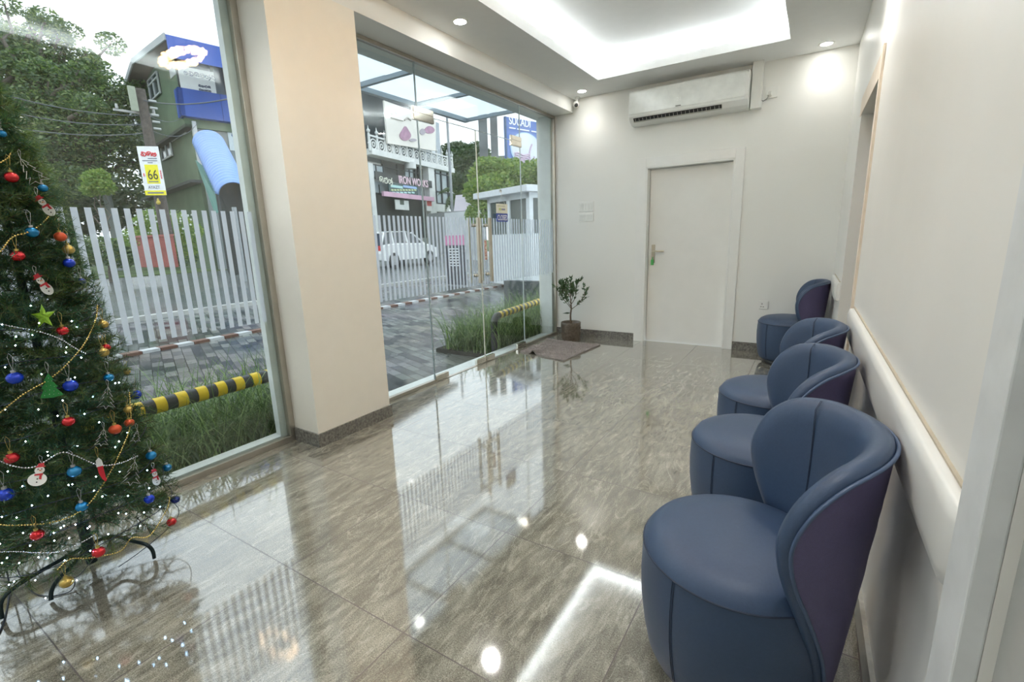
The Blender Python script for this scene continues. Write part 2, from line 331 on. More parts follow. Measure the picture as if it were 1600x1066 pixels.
# window 1 : big fixed pane left of pillar
g=sgroup('window_1',(0,PA,0))
MB().box((-.005,-7.36,.035),(.005,PA-.035,GT)).build('pane',GLASS,g)
MB().box((-.02,-7.4,0),(.02,PA,.04)).box((-.02,PA-.04,.04),(.02,PA,GT)).box((-.02,-7.4,.04),(.02,-7.36,GT)).box((-.02,-7.4,GT),(.02,PA,ZB)).build('window_frame',ALU,g,bevel=.002)
stripes(-7.3,PA-.05).build('frosted_stripes',FROST,g,fix=False)
# window 2 : glazed shop front right of pillar (two fixed panes and the panel above the doors)
J1,J2,J3=-2.55,-1.715,-.855; DT=2.40
g=sgroup('window_2',(0,PB,0))
MB().box((-.005,PB,.02),(.005,J1-.003,GT)).build('pane',GLASS,g)
MB().box((-.005,J3+.003,.02),(.005,-.025,GT)).build('pane',GLASS,g)
MB().box((-.005,J1+.003,DT+.006),(.005,J3-.003,GT)).build('pane',GLASS,g)
b=MB().box((-.02,PB,GT),(.025,0,ZB)).box((-.02,-.03,0),(.025,0,GT)).box((-.02,PB,0),(.02,J1-.01,.03)).box((-.02,J3+.01,0),(.02,-.03,.03)).box((-.02,J1-.01,-.001),(.02,J3+.01,.004))
b.build('window_frame',ALU,g,bevel=.002)
stripes(PB,J1-.01).build('frosted_stripes',FROST,g,fix=False)
stripes(J3+.01,-.03).build('frosted_stripes',FROST,g,fix=False)
MB().box((-.012,J1-.06,2.35),(.012,J1+.2,2.46)).box((.012,J1-.055,2.355),(.018,J1+.195,2.398)).box((.012,J1-.055,2.412),(.018,J1+.195,2.455)).build('hinge_patch',CHROME,g,bevel=.002)
MB().box((-.012,J3-.2,2.35),(.012,J3+.02,2.46)).box((.012,J3-.195,2.355),(.018,J3+.015,2.398)).box((.012,J3-.195,2.412),(.018,J3+.015,2.455)).build('hinge_patch',CHROME,g,bevel=.002)
def glass_door(nm,ya,yb,hinge_y,meet,labelbar):
    g=sgroup(nm,(0,ya,0))
    MB().box((-.005,ya+.004,.012),(.005,yb-.004,DT)).build('pane',GLASS,g)
    stripes(ya+.01,yb-.012).build('frosted_stripes',FROST,g,fix=False)
    MB().box((-.016,min(hinge_y,hinge_y+.19*(1 if hinge_y==ya else -1)),.008),(.016,max(hinge_y,hinge_y+.19*(1 if hinge_y==ya else -1)),.062)).build('floor_hinge',CHROME,g,bevel=.002)
    s=-1 if meet==yb else 1
    MB().box((-.016,meet+s*.005,.008),(.016,meet+s*.17,.062)).build('lock_patch',CHROME,g,bevel=.002)
    hy=meet+s*.105
    m=MB()
    for sx in (1,-1):
        X=sx*.06
        m.box((X-.014,hy-.016,.885),(X+.014,hy+.016,1.55))
        for z in (.965,1.475): m.cyl((sx*.005,hy,z),(X,hy,z),.011,n=12).cyl((sx*.005,hy,z),(sx*.02,hy,z),.018,n=12)
    m.build('pull_handle',SATIN,g,bevel=.002)
    return g
gA=glass_door('door_2',J1,J2,J1,J2,0); gB=glass_door('door_4',J2,J3,J3,J2,0)
st=MB().box((.007,-1.655,1.115),(.008,-1.60,1.325)).build('sticker',mat('cream_sticker',(.85,.76,.66),.5),gB)
text('PUSH','sticker_lettering',mat('red_ink',(.6,.05,.04),.5),gB,(.0085,-1.645,1.315),(0,0,-1),(0,1,0),.04,.0004,width=.19)
g=[o for o in COL.objects if o.name=='window_2'][0]
JM=mat('pale_glass_edge',(.62,.70,.72),.2); JC=mat('cream_edge_seal',(.78,.76,.66),.3)
MB().box((-.007,J1-.006,.0),(.007,J1+.003,GT)).build('joint_strip',mat('grey_glass_edge',(.33,.40,.42),.2),g)
MB().box((-.006,J3-.002,.0),(.006,J3+.004,GT)).build('joint_strip',JM,g)
MB().box((-.006,J1,DT+.001),(.006,J3,DT+.005)).build('joint_strip',JM,g)
MB().box((-.006,J2-.003,.01),(.006,J2+.003,DT)).build('edge_seal',JC,gA)
# hanging shop sign on the right glass door
t=thing('hanging_sign','small hanging sign with a blue CLOSED plate under a cream card on the glass door','sign',(.03,-1.31,1.52))
MB().cyl((.006,-1.31,1.845),(.016,-1.31,1.845),.016,n=14).tube([(.016,-1.31,1.845),(.026,-1.31,1.84),(.026,-1.31,1.825),(.018,-1.31,1.82)],.003,6).build('suction_hook',mat('clear_hook',(.6,.62,.6),.15),t)
MB().tube([(.024,-1.375,1.70),(.022,-1.312,1.79),(.020,-1.31,1.83)],.0016,5).tube([(.024,-1.245,1.70),(.022,-1.308,1.79),(.020,-1.31,1.83)],.0016,5).build('cord',mat('white_cord',(.7,.7,.66),.7),t)
cb=MB().box((.020,-1.42,1.605),(.026,-1.20,1.705)).build('cream_card',mat('cream_card',(.80,.78,.66),.5),t)
for y0,y1,z0,z1,c in ((-1.40,-1.25,1.678,1.685,'olive_print'),(-1.375,-1.33,1.635,1.660,'yellow_green_print'),(-1.325,-1.25,1.638,1.655,'violet_grey_print')):
    MB().box((.0262,y0,z0),(.0268,y1,z1)).build('card_print',mat(c,{'olive_print':(.5,.5,.35),'yellow_green_print':(.55,.62,.25),'violet_grey_print':(.3,.28,.4)}[c],.5),cb)
bb=MB().box((.020,-1.42,1.515),(.026,-1.20,1.602)).build('blue_plate',mat('blue_plate',(.035,.07,.36),.4),t)
text('CLOSED','lettering',mat('white_plate_letters',(.88,.89,.9),.5),bb,(.0268,-1.408,1.530),(0,1,0),(0,0,1),.082,.0006,width=.195,bold=.006)
# exterior reveals and soffit seen through the glass
EXT=mat('white_exterior_render',(.80,.83,.83),.5)
struct('trim_5',MB().box((-.11,-7.4,-.12),(-.022,PA-.02,.05)).box((-.075,PA-.085,.05),(-.022,PA,ZB)),EXT)
struct('trim_6',MB().box((-.2,PB,-.14),(-.022,0.0,-.002)).box((-.19,-.06,-.14),(-.022,.0,ZB)),EXT)
struct('wall_outside',MB().box((-.28,PB-.1,ZB-.0),(-.16,.2,3.25)).box((-.20,0.001,-.15),(-.0,.25,3.25)),mat('pale_outside_wall',(.72,.77,.77),.5))
# canopy of clear sheets on a steel frame
g=thing('glass_canopy','clear corrugated glass canopy on grey steel bars above the entrance','canopy',(-.28,-1.6,2.86))
def cz(x): return 2.905-.0*(x)
yb_=[-3.3,-3.05,-2.2,-1.32,-.36]; XO=-1.13
m=MB()
for y in yb_: m.box((XO,y-.022,2.87),(-.2,y+.022,2.91))
m.box((XO-.03,yb_[0],2.865),(XO+.03,yb_[-1]+.02,2.915)); m.box((-.3,yb_[0],2.865),(-.25,yb_[-1],2.915)); m.build('canopy_frame',mat('grey_painted_steel',(.30,.35,.38),.4,.3),g)
CG=translucent('wet_canopy_sheet',(.85,.9,.93),.85,.75,(.9,.95,1.0))
for k in range(4):
    MB().box((XO,yb_[k]+.02,2.914),(-.2,yb_[k+1]-.02,2.922)).build('canopy_sheet',CG,g)
# ---------------------------------------------------------------- ceiling fixtures
DLM=emis('downlight_glow',(1,.98,.93),26)
def downlight(x,y,lb,z=H,pw=1.5):
    t=thing('downlight',lb,'ceiling light',(x,y,z),0,'round recessed downlights')
    MB().lathe([(.046,-.001),(.062,-.004),(.068,-.001),(.068,.0)],(x,y,z),28).build('rim',WPL,t)
    MB().lathe([(.0001,-.0025),(.047,-.0025)],(x,y,z),28,smooth=False).build('lens',DLM,t,fix=False)
    ld=bpy.data.lights.new('downlight_lamp','SPOT'); ld.energy=DOWN_W*4*pw; ld.color=(1,.97,.92); ld.shadow_soft_size=.05; ld.spot_size=2.3; ld.spot_blend=1.0
    lo=bpy.data.objects.new('downlight_lamp',ld); COL.objects.link(lo); lo.parent=t; lo.location=(0,0,-.02)
downlight(.506,-2.546,'round white downlight lit above the glass doors, nearest the viewer on the window side')
downlight(.512,-.26,'round white downlight lit in the corner by the security camera',pw=.25)
downlight(2.91,-.19,'round white downlight lit near the right wall beside the air conditioner',pw=.16)
downlight(.506,-4.83,'round white downlight above the left window, reflected in the glass')
downlight(2.92,-2.5,'round white downlight over the middle chairs, seen in the floor shine')
downlight(2.92,-4.8,'round white downlight over the nearest chair, seen in the floor shine')
downlight(.506,-7.2,'added round white downlight, unseen at the far left end of the ceiling behind the viewer')  # unseen lamp added to brighten the room from behind
downlight(2.92,-7.2,'added round white downlight, unseen at the far right end of the ceiling behind the viewer')  # second added lamp out of view, more fill for the room
# chandelier seen only as a warm reflection in the window and floor
WARM=emis('warm_crystal_glow',(1,.62,.30),20)
t=thing('chandelier','warm crystal bar chandelier hanging in the ceiling tray, reflected in the window','chandelier',(1.55,-3.65,2.86))
ringp=[V((1.55+.26*math.cos(a)*1.0,-3.62+.10*math.sin(a),2.90)) for a in [2*PI*i/40 for i in range(40)]]
MB().tube(ringp,.014,8,closed=True).build('ring',CHROME,t)
m=MB()
for i,p in enumerate(ringp):
    for k in range(2): m.sph(p+V((random.uniform(-.02,.02),random.uniform(-.02,.02),-.02-.025*k+random.uniform(-.008,.008))),.016,8)
m.build('crystals',WARM,t); MB().cyl((1.45,-3.62,2.90),(1.45,-3.62,3.175),.004,n=6).cyl((1.65,-3.62,2.9),(1.65,-3.62,3.175),.004,n=6).box((1.29,-3.63,2.895),(1.81,-3.61,2.905)).build('suspension',CHROME,t)
# ================================================================ BACK WALL THINGS
# air conditioner
t=thing('air_conditioner','long white split air conditioner mounted high above the door','air conditioner',(1.68,0,2.56))
X0,X1=1.06,2.285; Z0,Z1=2.555,2.905
prof=[(0,Z0),(-.10,Z0),(-.155,Z0+.025),(-.195,Z0+.075),(-.205,Z0+.12),(-.205,Z1-.03),(-.19,Z1-.005),(-.16,Z1),(0,Z1)]
m=MB().prism([(X0,y,z) for y,z in prof],(X1-X0,0,0)); m.build('body',WPL,t,bevel=.006)
m=MB().prism([(X0+.004,y-.006,z) for y,z in ((-.199,Z0+.10),(-.2,Z1-.03),(-.197,Z1-.012),(-.19,Z1-.012),(-.19,Z0+.1))],(X1-X0-.03,0,0)); m.build('front_panel',mat('glossy_white_plastic',(.86,.88,.85),.12),t,bevel=.003)
a=V((0,-.195,Z0+.075)); c=V((0,-.155,Z0+.025)); nrm=V((0,-(.05),-.04)).normalized()
m=MB(); sl=[V((x,0,0)) for x in (X0+.05,2.02)]
m.obox(V((X0+.05,0,0))+c*.97+a*.03+nrm*.001,V((.93,0,0)),(a-c)*.72,nrm*.003); m.build('air_slot',BLK,t)
m=MB()
for k in range(22):
    x=X0+.07+k*.042; m.obox(V((x,0,0))+c+(a-c)*.1+nrm*.004,V((.004,0,0)),(a-c)*.55,nrm*.003)
m.obox(V((X0+.05,0,0))+c+nrm*.004,V((.93,0,0)),(a-c)*.16,nrm*.006); m.build('louvre',mat('grey_louvre',(.45,.45,.40),.4),t)
m=MB().box((1.58,-.2115,2.665),(1.635,-.2105,2.672)); 
m.build('maker_mark',mat('dark_grey_print',(.08,.08,.08),.5),t)
text('21','display_digits',mat('pale_display',(.95,.97,.95),.3),t,(1.585,-.212,2.715),(1,0,0),(0,0,1),.055,.0006)
t=MB().box((2.295,-.085,2.55),(2.395,0,2.99)).build('pipe_cover',WPL,bevel=.004); tag(t,'white box cover for pipes beside the air conditioner','pipe cover')
t=thing('wall_socket','white high wall socket with plug and cable right of the air conditioner','socket',(2.475,0,2.70))
MB().box((2.42,-.012,2.64),(2.53,0,2.75)).build('socket_plate',WPL,t,bevel=.003)
MB().box((2.44,-.05,2.66),(2.48,-.012,2.70)).build('plug',WPL,t,bevel=.006)
MB().tube([(2.455,-.04,2.66),(2.44,-.045,2.63),(2.41,-.045,2.615),(2.375,-.04,2.63),(2.36,-.01,2.66)],.0045,6).build('cable',mat('grey_cable',(.25,.26,.25),.5),t)
MB().box((2.50,-.016,2.71),(2.52,-.012,2.73)).build('socket_switch',WPL,t)
# security camera
t=thing('security_camera','small white dome security camera with a black lens in the corner','camera',(.36,-.06,2.93))
MB().lathe([(.0001,0),(.032,0),(.036,-.012),(.03,-.02),(.0001,-.02)],(.36,-.06,H)).cyl((.36,-.06,2.975),(.355,-.065,2.94),.012).build('mount',WPL,t)
MB().sph((.352,-.07,2.905),.04,20).build('housing',WPL,t)
MB().sph((.365,-.1,2.892),.023,16,sc=(1,.7,1)).build('lens',BLK,t)
# switches
def switch(z0,z1,n,lb):
    t=thing('light_switch',lb,'switch',(.457,0,(z0+z1)/2)); MB().box((.355,-.01,z0),(.56,0,z1)).build('plate',WPL,t,bevel=.003)
    wdt=.185/n
    for k in range(n): MB().box((.367+k*wdt,-.014,z0+.02),(.367+(k+1)*wdt-.006,-.01,z1-.02)).build('rocker',mat('switch_key',(.78,.79,.75),.3),t,bevel=.001)
switch(1.635,1.755,5,'upper white switch plate with a row of rockers on the back wall')
switch(1.51,1.615,2,'lower white switch plate of two wide keys on the back wall')
t=thing('power_socket','white three-pin wall socket low between the door and the last chair','socket',(2.565,0,.53))
MB().box((2.52,-.01,.485),(2.61,0,.575)).build('socket_plate',WPL,t,bevel=.003)
[MB().box(a,b).build('pin_hole',BLK,t) for a,b in (((2.545,-.0115,.535),(2.551,-.0098,.55)),((2.534,-.0115,.508),(2.546,-.0098,.514)),((2.556,-.0115,.508),(2.568,-.0098,.514)))]
MB().box((2.58,-.014,.54),(2.60,-.01,.562)).build('socket_switch',WPL,t,bevel=.001)
# padded rails on right wall
def pad(p0,p1,z0,z1,lb):
    m=MB(); prof=[(0,z0),(.018,z0),(.028,z0+.010),(.034,z0+.04),(.034,z1-.03),(.028,z1-.004),(.02,z1),(0,z1)]
    n=int((p1-p0)/.05)+2; vs=[];K=len(prof)
    for i in range(n+1):
        p=p0+(p1-p0)*i/n; e=min(1,min(i,n-i)/1.0+.0); s=.62+.38*e
        for q,z in prof: vs.append(RW(p,q*s,(z0+z1)/2+(z-(z0+z1)/2)*(.9+.1*e)))
    fs=[(i*K+k,i*K+k+1,(i+1)*K+k+1,(i+1)*K+k) for i in range(n) for k in range(K-1)]
    m.add(vs,fs,0,True); m.add(vs[:K],[tuple(range(K))]); m.add(vs[-K:],[tuple(range(K))[::-1]])
    t=thing('wall_pad',lb,'wall pad',RW((p0+p1)/2,0,z0)); m.build('cushion',PADM,t)
    m=MB(); rbox(m,p0,p1,.0,.007,z1+.001,z1+.006); m.build('top_bead',mat('beige_sealant',(.45,.40,.31),.5),t)
pad(2.52,4.885,.725,.892,'long white padded rail on the right wall above the nearer chairs')
pad(.32,1.12,.74,.90,'short white padded rail on the right wall beside the last chair')
# ================================================================ CHAIRS
def make_chair():
    S=1.04
    t=local(thing('tub_chair','x','chair'))
    R=.272
    prof=[(.001,.468),(.08,.467),(.16,.461),(.215,.450),(.247,.434),(.262,.415),(.268,.403)]
    MB().lathe(prof,n=56).build('seat_cushion',LEATHB,t)
    prof=[(.268,.403),(.271,.36),(.273,.30),(.270,.22),(.260,.14),(.247,.075),(.235,.05),(.22,.045),(.001,.045)]
    MB().lathe(prof,n=56).build('seat_base',LEATHB,t)
    MB().tube([(.2685*math.cos(a),.2685*math.sin(a),.402) for a in [2*PI*i/56 for i in range(56)]],.0028,6,closed=True).build('seat_piping',STITCH,t)
    for a in (PI*.93,PI*.58,-PI*.72):
        m=MB()
        for da in (-.012,.012): m.tube([((r+.0012)*math.cos(a+da),(r+.0012)*math.sin(a+da),z) for r,z in ((.268,.400),(.2712,.36),(.273,.30),(.270,.22),(.260,.14),(.247,.075))],.0011,5)
        m.build('seam',STITCH,t)
    MB().lathe([(.001,.0),(.20,.0),(.205,.006),(.205,.045),(.001,.045)],n=40).build('plinth',BLK,t)
    # ---- wing back : outline in (theta,z)
    TH=math.radians(76)
    half=[(0,.795),(.25,.795),(.5,.79),(.72,.772),(.86,.735),(.95,.685),(1.0,.62),(.985,.56),(.94,.505),(.86,.44),(.76,.36),(.66,.28),(.58,.20),(.52,.13),(.47,.075),(.3,.06),(0,.06)]
    # smooth by Catmull-Rom
    ctrl=[(a*TH,z) for a,z in half]
    full=ctrl+[(-a,z) for a,z in reversed(ctrl[1:-1])]
    out=[];n=len(full);K=4
    for i in range(n):
        p0,p1,p2,p3=[V((*full[(i+j)%n],0)) for j in(-1,0,1,2)]
        for k in range(K):
            s=k/K; out.append(.5*((2*p1)+(p2-p0)*s+(2*p0-5*p1+4*p2-p3)*s*s+(3*p1-p0-p2*1+ -0*p0 + (p3-p2*2)+ -p1*0)*0 ) if False else .5*((2*p1)+(-p0+p2)*s+(2*p0-5*p1+4*p2-p3)*s*s+(-p0+3*p1-3*p2+p3)*s**3))
    N_=len(out)
    def ro(z): return .262+.068*min(1,max(0,(z-.06)/.74))**.8
    def pos(th,z,d):
        r=ro(z)-d; return V((r*math.cos(th),r*math.sin(th),z))
    C0=V((0,.50,0)); Rm=.3
    def ringp(s,d,push=0):
        res=[]
        for i,o in enumerate(out):
            q=C0+(o-C0)*s
            if push:
                tn=(out[(i+1)%N_]-out[i-1]); tn=V((tn.x*Rm,tn.y,0)); nn=V((-tn.y,tn.x,0)) if True else 0
                if nn.length>0: nn.normalize()
                rad=V(((o.x-C0.x)*Rm,o.y-C0.y,0))
                if nn.dot(rad)<0: nn=-nn
                q=q+V((nn.x*push/Rm,nn.y*push,0))
            zc=max(q.y,.05)
            res.append(pos(q.x,zc,d(q) if callable(d) else d))
        return res
    def skin(rings,nm,mt,close=True):
        m=MB(); vs=[p for r in rings for p in r]; fs=[(i*N_+k,i*N_+(k+1)%N_,(i+1)*N_+(k+1)%N_,(i+1)*N_+k) for i in range(len(rings)-1) for k in range(N_)]
        m.add(vs,fs,0,True); c=V((0,0,0))
        for p in rings[-1]: c+=p
        return m,fs
    def center(d):
        return pos(0,.5,d)
    shell=[ringp(1,0)]+[ringp(s,0) for s in (.93,.82,.68,.52,.36,.2,.08)]
    m,_=skin(shell,'',0); m.add(shell[-1]+[center(0)],[(k,(k+1)%N_,N_) for k in range(N_)],0,True)
    m.build('outer_shell',LEATHP,t)
    D=.062
    def dd(base): 
        return lambda q: base*(1.0 if q.y>.45 else max(.25,.25+.75*(q.y-.1)/.35)) 
    pad=[ringp(1,0.002),ringp(1,dd(.006),.012),ringp(1,dd(.024),.020),ringp(1,dd(.044),.016),ringp(.985,dd(.058),.004),ringp(.93,dd(.066)),ringp(.84,dd(.069)),ringp(.7,dd(.070)),ringp(.52,dd(.070)),ringp(.36,dd(.070)),ringp(.2,dd(.070)),ringp(.08,dd(.070))]
    m,_=skin(pad,'',0); m.add(pad[-1]+[center(.070)],[(k,(k+1)%N_,N_) for k in range(N_)],0,True)
    m.build('inner_back',LEATHB,t)
    MB().tube(ringp(1,-.003,.001),.0050,7,closed=True).build('back_piping',PIPE,t)
    for th in (-.62,.62):
        m=MB()
        for dt in (-.007,.007):
            pl=[]
            for i in range(16 if th>0 else 13):
                z=.46+(.80-.46)*i/15; d=.0715*(1 if z>.45 else 1)
                if z>.775: d=.0715-.022*((z-.775)/.025)**1.4
                pl.append(pos(th+dt+.25*math.copysign(1,th)*((z-.46)/.34)**2*.3,z+ (.008 if z>.775 else 0),d))
            m.tube(pl,.0010,5)
        m.build('back_seam',STITCH,t)
    for k in t.children:
        for v in k.data.vertices: v.co.z*=1.04
    return t
ch=make_chair()
def nest(root,pairs):
    kids=list(root.children)
    for c,p in pairs:
        ps=[k for k in kids if k.name.split('.')[0]==p]
        for k in kids:
            if k.name.split('.')[0]==c and ps: k.parent=ps[0]
nest(ch,(('seat_piping','seat_cushion'),('seam','seat_base'),('back_piping','inner_back'),('back_seam','inner_back')))
def copy_tree(o,parent=None):
    c=o.copy(); COL.objects.link(c); c.parent=parent
    for k in list(o.children): copy_tree(k,c)
    return c
CH=[((2.875,-4.44),.2,'blue and purple tub chair nearest the viewer, front of the row along the wall'),
    ((2.845,-3.60),.16,'blue and purple tub chair second from the front of the wall row'),
    ((2.845,-2.86),.12,'blue and purple tub chair third from the front of the wall row'),
    ((2.855,-1.95),0,'blue and purple tub chair fourth in the wall row, mostly hidden behind the third'),
    ((2.82,-.37),.02,'blue and purple tub chair farthest away in the corner by the low wall socket')]
CH=[CH[0],CH[1],CH[2],CH[4]]
CH[2]=(CH[2][0],.12,'blue and purple tub chair third from the front, just before the farthest one')
for i,((x,y),r,lb) in enumerate(CH):
    c=ch if i==0 else copy_tree(ch); c.location=(x,y,0); c.rotation_euler=(0,0,r); c['label']=lb; c['group']='tub chairs along the right wall'
# ================================================================ PLANT AND MAT
PX,PY=.375,-.30
t=thing('potted_plant','small leafy tree in a brown embossed pot in the back left corner','potted plant',(PX,PY,0))
m=MB(); n=64; prof=[(.02,0),(.118,0),(.122,.008),(.126,.10),(.128,.20),(.130,.235),(.124,.242),(.116,.236),(.113,.20),(.02,.19)]
fine=[]
for (r0,z0),(r1,z1) in zip(prof,prof[1:]):
    k=10 if (z1-z0)>.05 else 1
    for i in range(k): fine.append((r0+(r1-r0)*i/k,z0+(z1-z0)*i/k))
fine.append(prof[-1])
vs=[]
for r,z in fine:
    for k in range(n):
        th=2*PI*k/n; e=0
        if .015<z<.215 and r>.119: e=.006*max(0,math.sin(th*9+math.sin(z*40)*1.6)*math.sin(z*75+math.cos(th*5)*1.5))
        vs.append((PX+(r+e)*math.cos(th),PY+(r+e)*math.sin(th),z))
m.add(vs,[(i*n+k,i*n+(k+1)%n,(i+1)*n+(k+1)%n,(i+1)*n+k) for i in range(len(fine)-1) for k in range(n)],0,True)
m.build('pot',mat('brown_glazed_clay',(.12,.095,.07),.3,noise_amt=.3,nscale=40),t)
MB().lathe([(.0005,.205),(.08,.207),(.115,.203)],(PX,PY,0),24).build('soil',mat('potting_soil',(.05,.035,.025),.9),t)
m=MB(); lf=MB(); rnd=random.Random(3)
def leaf(mb,p,d,L,wd,mi=0):
    d=d.normalized(); sd=d.cross(V((0,0,1))); sd=sd.normalized() if sd.length>.01 else V((1,0,0)); up=sd.cross(d)
    sd=(sd*math.cos(rnd.uniform(-.8,.8))+up*math.sin(rnd.uniform(-.8,.8)))
    mb.add([p,p+d*L*.4+sd*wd,p+d*L,p+d*L*.4-sd*wd],[(0,1,2),(0,2,3)],mi)
trunk=[V((PX,PY,.2)),V((PX-.005,PY,.32)),V((PX+.005,PY+.005,.42)),V((PX,PY,.52)),V((PX-.01,PY,.62))]
m.tube(trunk,[.013,.011,.010,.007,.004],8)
def branch(p,d,L,r,dep):
    pts=[p]; q=p.copy(); dd_=d.normalized(); n=5
    for i in range(n):
        dd_=(dd_+V((rnd.uniform(-.25,.25),rnd.uniform(-.25,.25),rnd.uniform(-.02,.25)))).normalized(); q=q+dd_*L/n; pts.append(q.copy())
        if i>0:
            for k in range(5): leaf(lf,q+V((rnd.uniform(-.01,.01),)*3),dd_+V((rnd.uniform(-1,1),rnd.uniform(-1,1),rnd.uniform(-.4,.8))),rnd.uniform(.035,.055),rnd.uniform(.007,.012))
        if dep>0 and i>0 and rnd.random()<.75: branch(q,dd_+V((rnd.uniform(-1,1),rnd.uniform(-1,1),rnd.uniform(0,.6))),L*.5,r*.6,dep-1)
    m.tube(pts,[r*(1-.8*i/n) for i in range(n+1)],5)
for k in range(10):
    a=k*2.4; z=.40+.022*k; branch(V((PX,PY,z)),V((math.cos(a),math.sin(a)*.8,.55+.06*k)),.27-.012*k,.005,1)
lf2=lf
for s_ in (V((-.09,-.03,.34)),V((-.06,-.02,.35))): leaf(lf,V((PX,PY,.36)),V((-1,-.3,-.1)),.11,.03)
m.build('stem',mat('brown_bark',(.13,.09,.055),.7),t); lf.build('foliage',mat('olive_leaf',(.085,.16,.065),.45,noise_amt=.4,nscale=30),t,fix=False)
# door mat
t=None
A_,B_,C_,D_=V((.112,-1.151,0)),V((.768,-1.329,0)),V((.843,-.445,0)),V((.143,-.437,0))
m=MB(); n1,n2=40,40; vs=[]; rnd=random.Random(5); pts={}
for i in range(n1+1):
    for j in range(n2+1):
        a,b2=i/n1,j/n2; p=A_.lerp(B_,a).lerp(D_.lerp(C_,a),b2)
        e=noise.noise(V((a*6,b2*6,1))); z=.012+.008*max(0,e)
        z+=.045*math.exp(-((a-.30-.1*b2)**2)/.0022)*max(0,1-b2*1.6)          # fold at the front edge
        z+=.040*math.exp(-((b2-.86+.12*a)**2)/.002)*max(0,1-a*1.5)
        p=p+V((noise.noise(V((a*4,b2*4,7)))*.02,noise.noise(V((a*4,b2*4,9)))*.02,z)); vs.append(p); pts[i,j]=p
m.add(vs,[(i*(n2+1)+j,(i+1)*(n2+1)+j,(i+1)*(n2+1)+j+1,i*(n2+1)+j+1) for i in range(n1) for j in range(n2)],0,True)
k0=len(m.v); K=(n1+1)*(n2+1)
m.add([V((p.x,p.y,max(.001,p.z-.012))) for p in vs],[(i*(n2+1)+j,i*(n2+1)+j+1,(i+1)*(n2+1)+j+1,(i+1)*(n2+1)+j) for i in range(n1) for j in range(n2)],0,True)
rim=[(i,0) for i in range(n1)]+[(n1,j) for j in range(n2)]+[(i,n2) for i in range(n1,0,-1)]+[(0,j) for j in range(n2,0,-1)]
ri=[i*(n2+1)+j for i,j in rim]
m.f+=[(ri[k],ri[(k+1)%len(ri)],K+ri[(k+1)%len(ri)],K+ri[k]) for k in range(len(ri))]; m.m+=[0]*len(ri); m.sm+=[False]*len(ri)
for _ in range(9000):
    i=rnd.randrange(n1);j=rnd.randrange(n2); p=pts[i,j].lerp(pts[i+1,j+1],rnd.random())+V((rnd.uniform(-.008,.008),rnd.uniform(-.008,.008),0))
    d=V((rnd.uniform(-1,1),rnd.uniform(-1,1),.9)).normalized()*.014; s_=V((-d.y,d.x,0)).normalized()*.0022
    m.add([p-s_,p+s_,p+d],[(0,1,2)],1)
o=m.build('door_mat',[mat('grey_mat_backing',(.24,.215,.20),.9),mat('grey_shaggy_pile',(.40,.355,.335),.9,noise_amt=.15)],fix=False)
tag(o,'crumpled grey shaggy mat on the tiles in front of the potted plant','mat')
# ================================================================ OUTSIDE
def gz(x): return -.15+max(0,min(.4,(-x-3)*.04))
Zv=V((0,0,1))
m=MB(); xs=[-.2,-1,-3,-5,-7.5]; m.add([(x,y,gz(x)) for x in xs for y in (-30,45)],[(2*i,2*i+1,2*i+3,2*i+2) for i in range(len(xs)-1)])
m.add([(x,y,gz(x)-.3) for x in (-.2,-7.5) for y in (-30,45)],[(0,2,3,1)])
struct('pavement',m,paver_mat())
struct('paving_border',MB().box((-.36,-3.15,-.2),(-.2,-.95,-.146)),mat('dark_wet_granite',(.05,.055,.065),.2,noise_amt=.3,nscale=60))
m=MB(); xs=[-7.7,-10,-13,-20]; m.add([(x,y,gz(x)) for x in xs for y in (-60,80)],[(2*i,2*i+1,2*i+3,2*i+2) for i in range(3)]); m.add([(x,y,gz(x)-.3) for x in (-7.7,-20) for y in (-60,80)],[(0,2,3,1)])
struct('road',m,mat('wet_asphalt',(.16,.17,.17),.22,noise_amt=.2,nscale=3,bump=.2,bscale=60,spec=.8))
struct('kerb',MB().box((-7.7,-60,-.3),(-7.5,80,gz(-7.6)+.08)),mat('pale_kerb_stone',(.45,.45,.43),.5,noise_amt=.3,nscale=3))
m=MB().box((-120,-120,-.6),(-20,160,gz(-20)+.04)); struct('verge',m,mat('verge_grass',(.10,.15,.05),.9,noise_amt=.5,nscale=.6))
# kerb blocks, brown and white along the paving edge
# ---- foliage helper
def leaves(blobs,n,size,seed,mats,squash=.8,nm='foliage',parent=None,mb=None,fill=.55):
    """leaf quads spread through ellipsoid clusters"""
    rnd=random.Random(seed); m=mb or MB(); tot=sum(b[1]**2 for b in blobs)
    vs=m.v;fs=m.f
    for c,r in blobs:
        k=int(n*r*r/tot)
        for _ in range(k):
            while True:
                d=V((rnd.uniform(-1,1),rnd.uniform(-1,1),rnd.uniform(-1,1)))
                if .05<d.length<1: break
            rr=d.length; d=d/rr*(rr**fill)
            p=V(c)+V((d.x*r,d.y*r,d.z*r*squash))
            a=V((rnd.gauss(0,1),rnd.gauss(0,1),rnd.gauss(0,.6))).normalized(); b2=a.cross(V((rnd.gauss(0,1),rnd.gauss(0,1),rnd.gauss(0,1)))).normalized()
            L=size*rnd.uniform(.6,1.3); W_=L*.42; i=len(vs)
            vs.extend([tuple(p-a*L*.5),tuple(p+b2*W_*.5),tuple(p+a*L*.5),tuple(p-b2*W_*.5)]); fs.append((i,i+1,i+2,i+3)); m.m.append(rnd.choice((0,0,1))); m.sm.append(False)
    return m
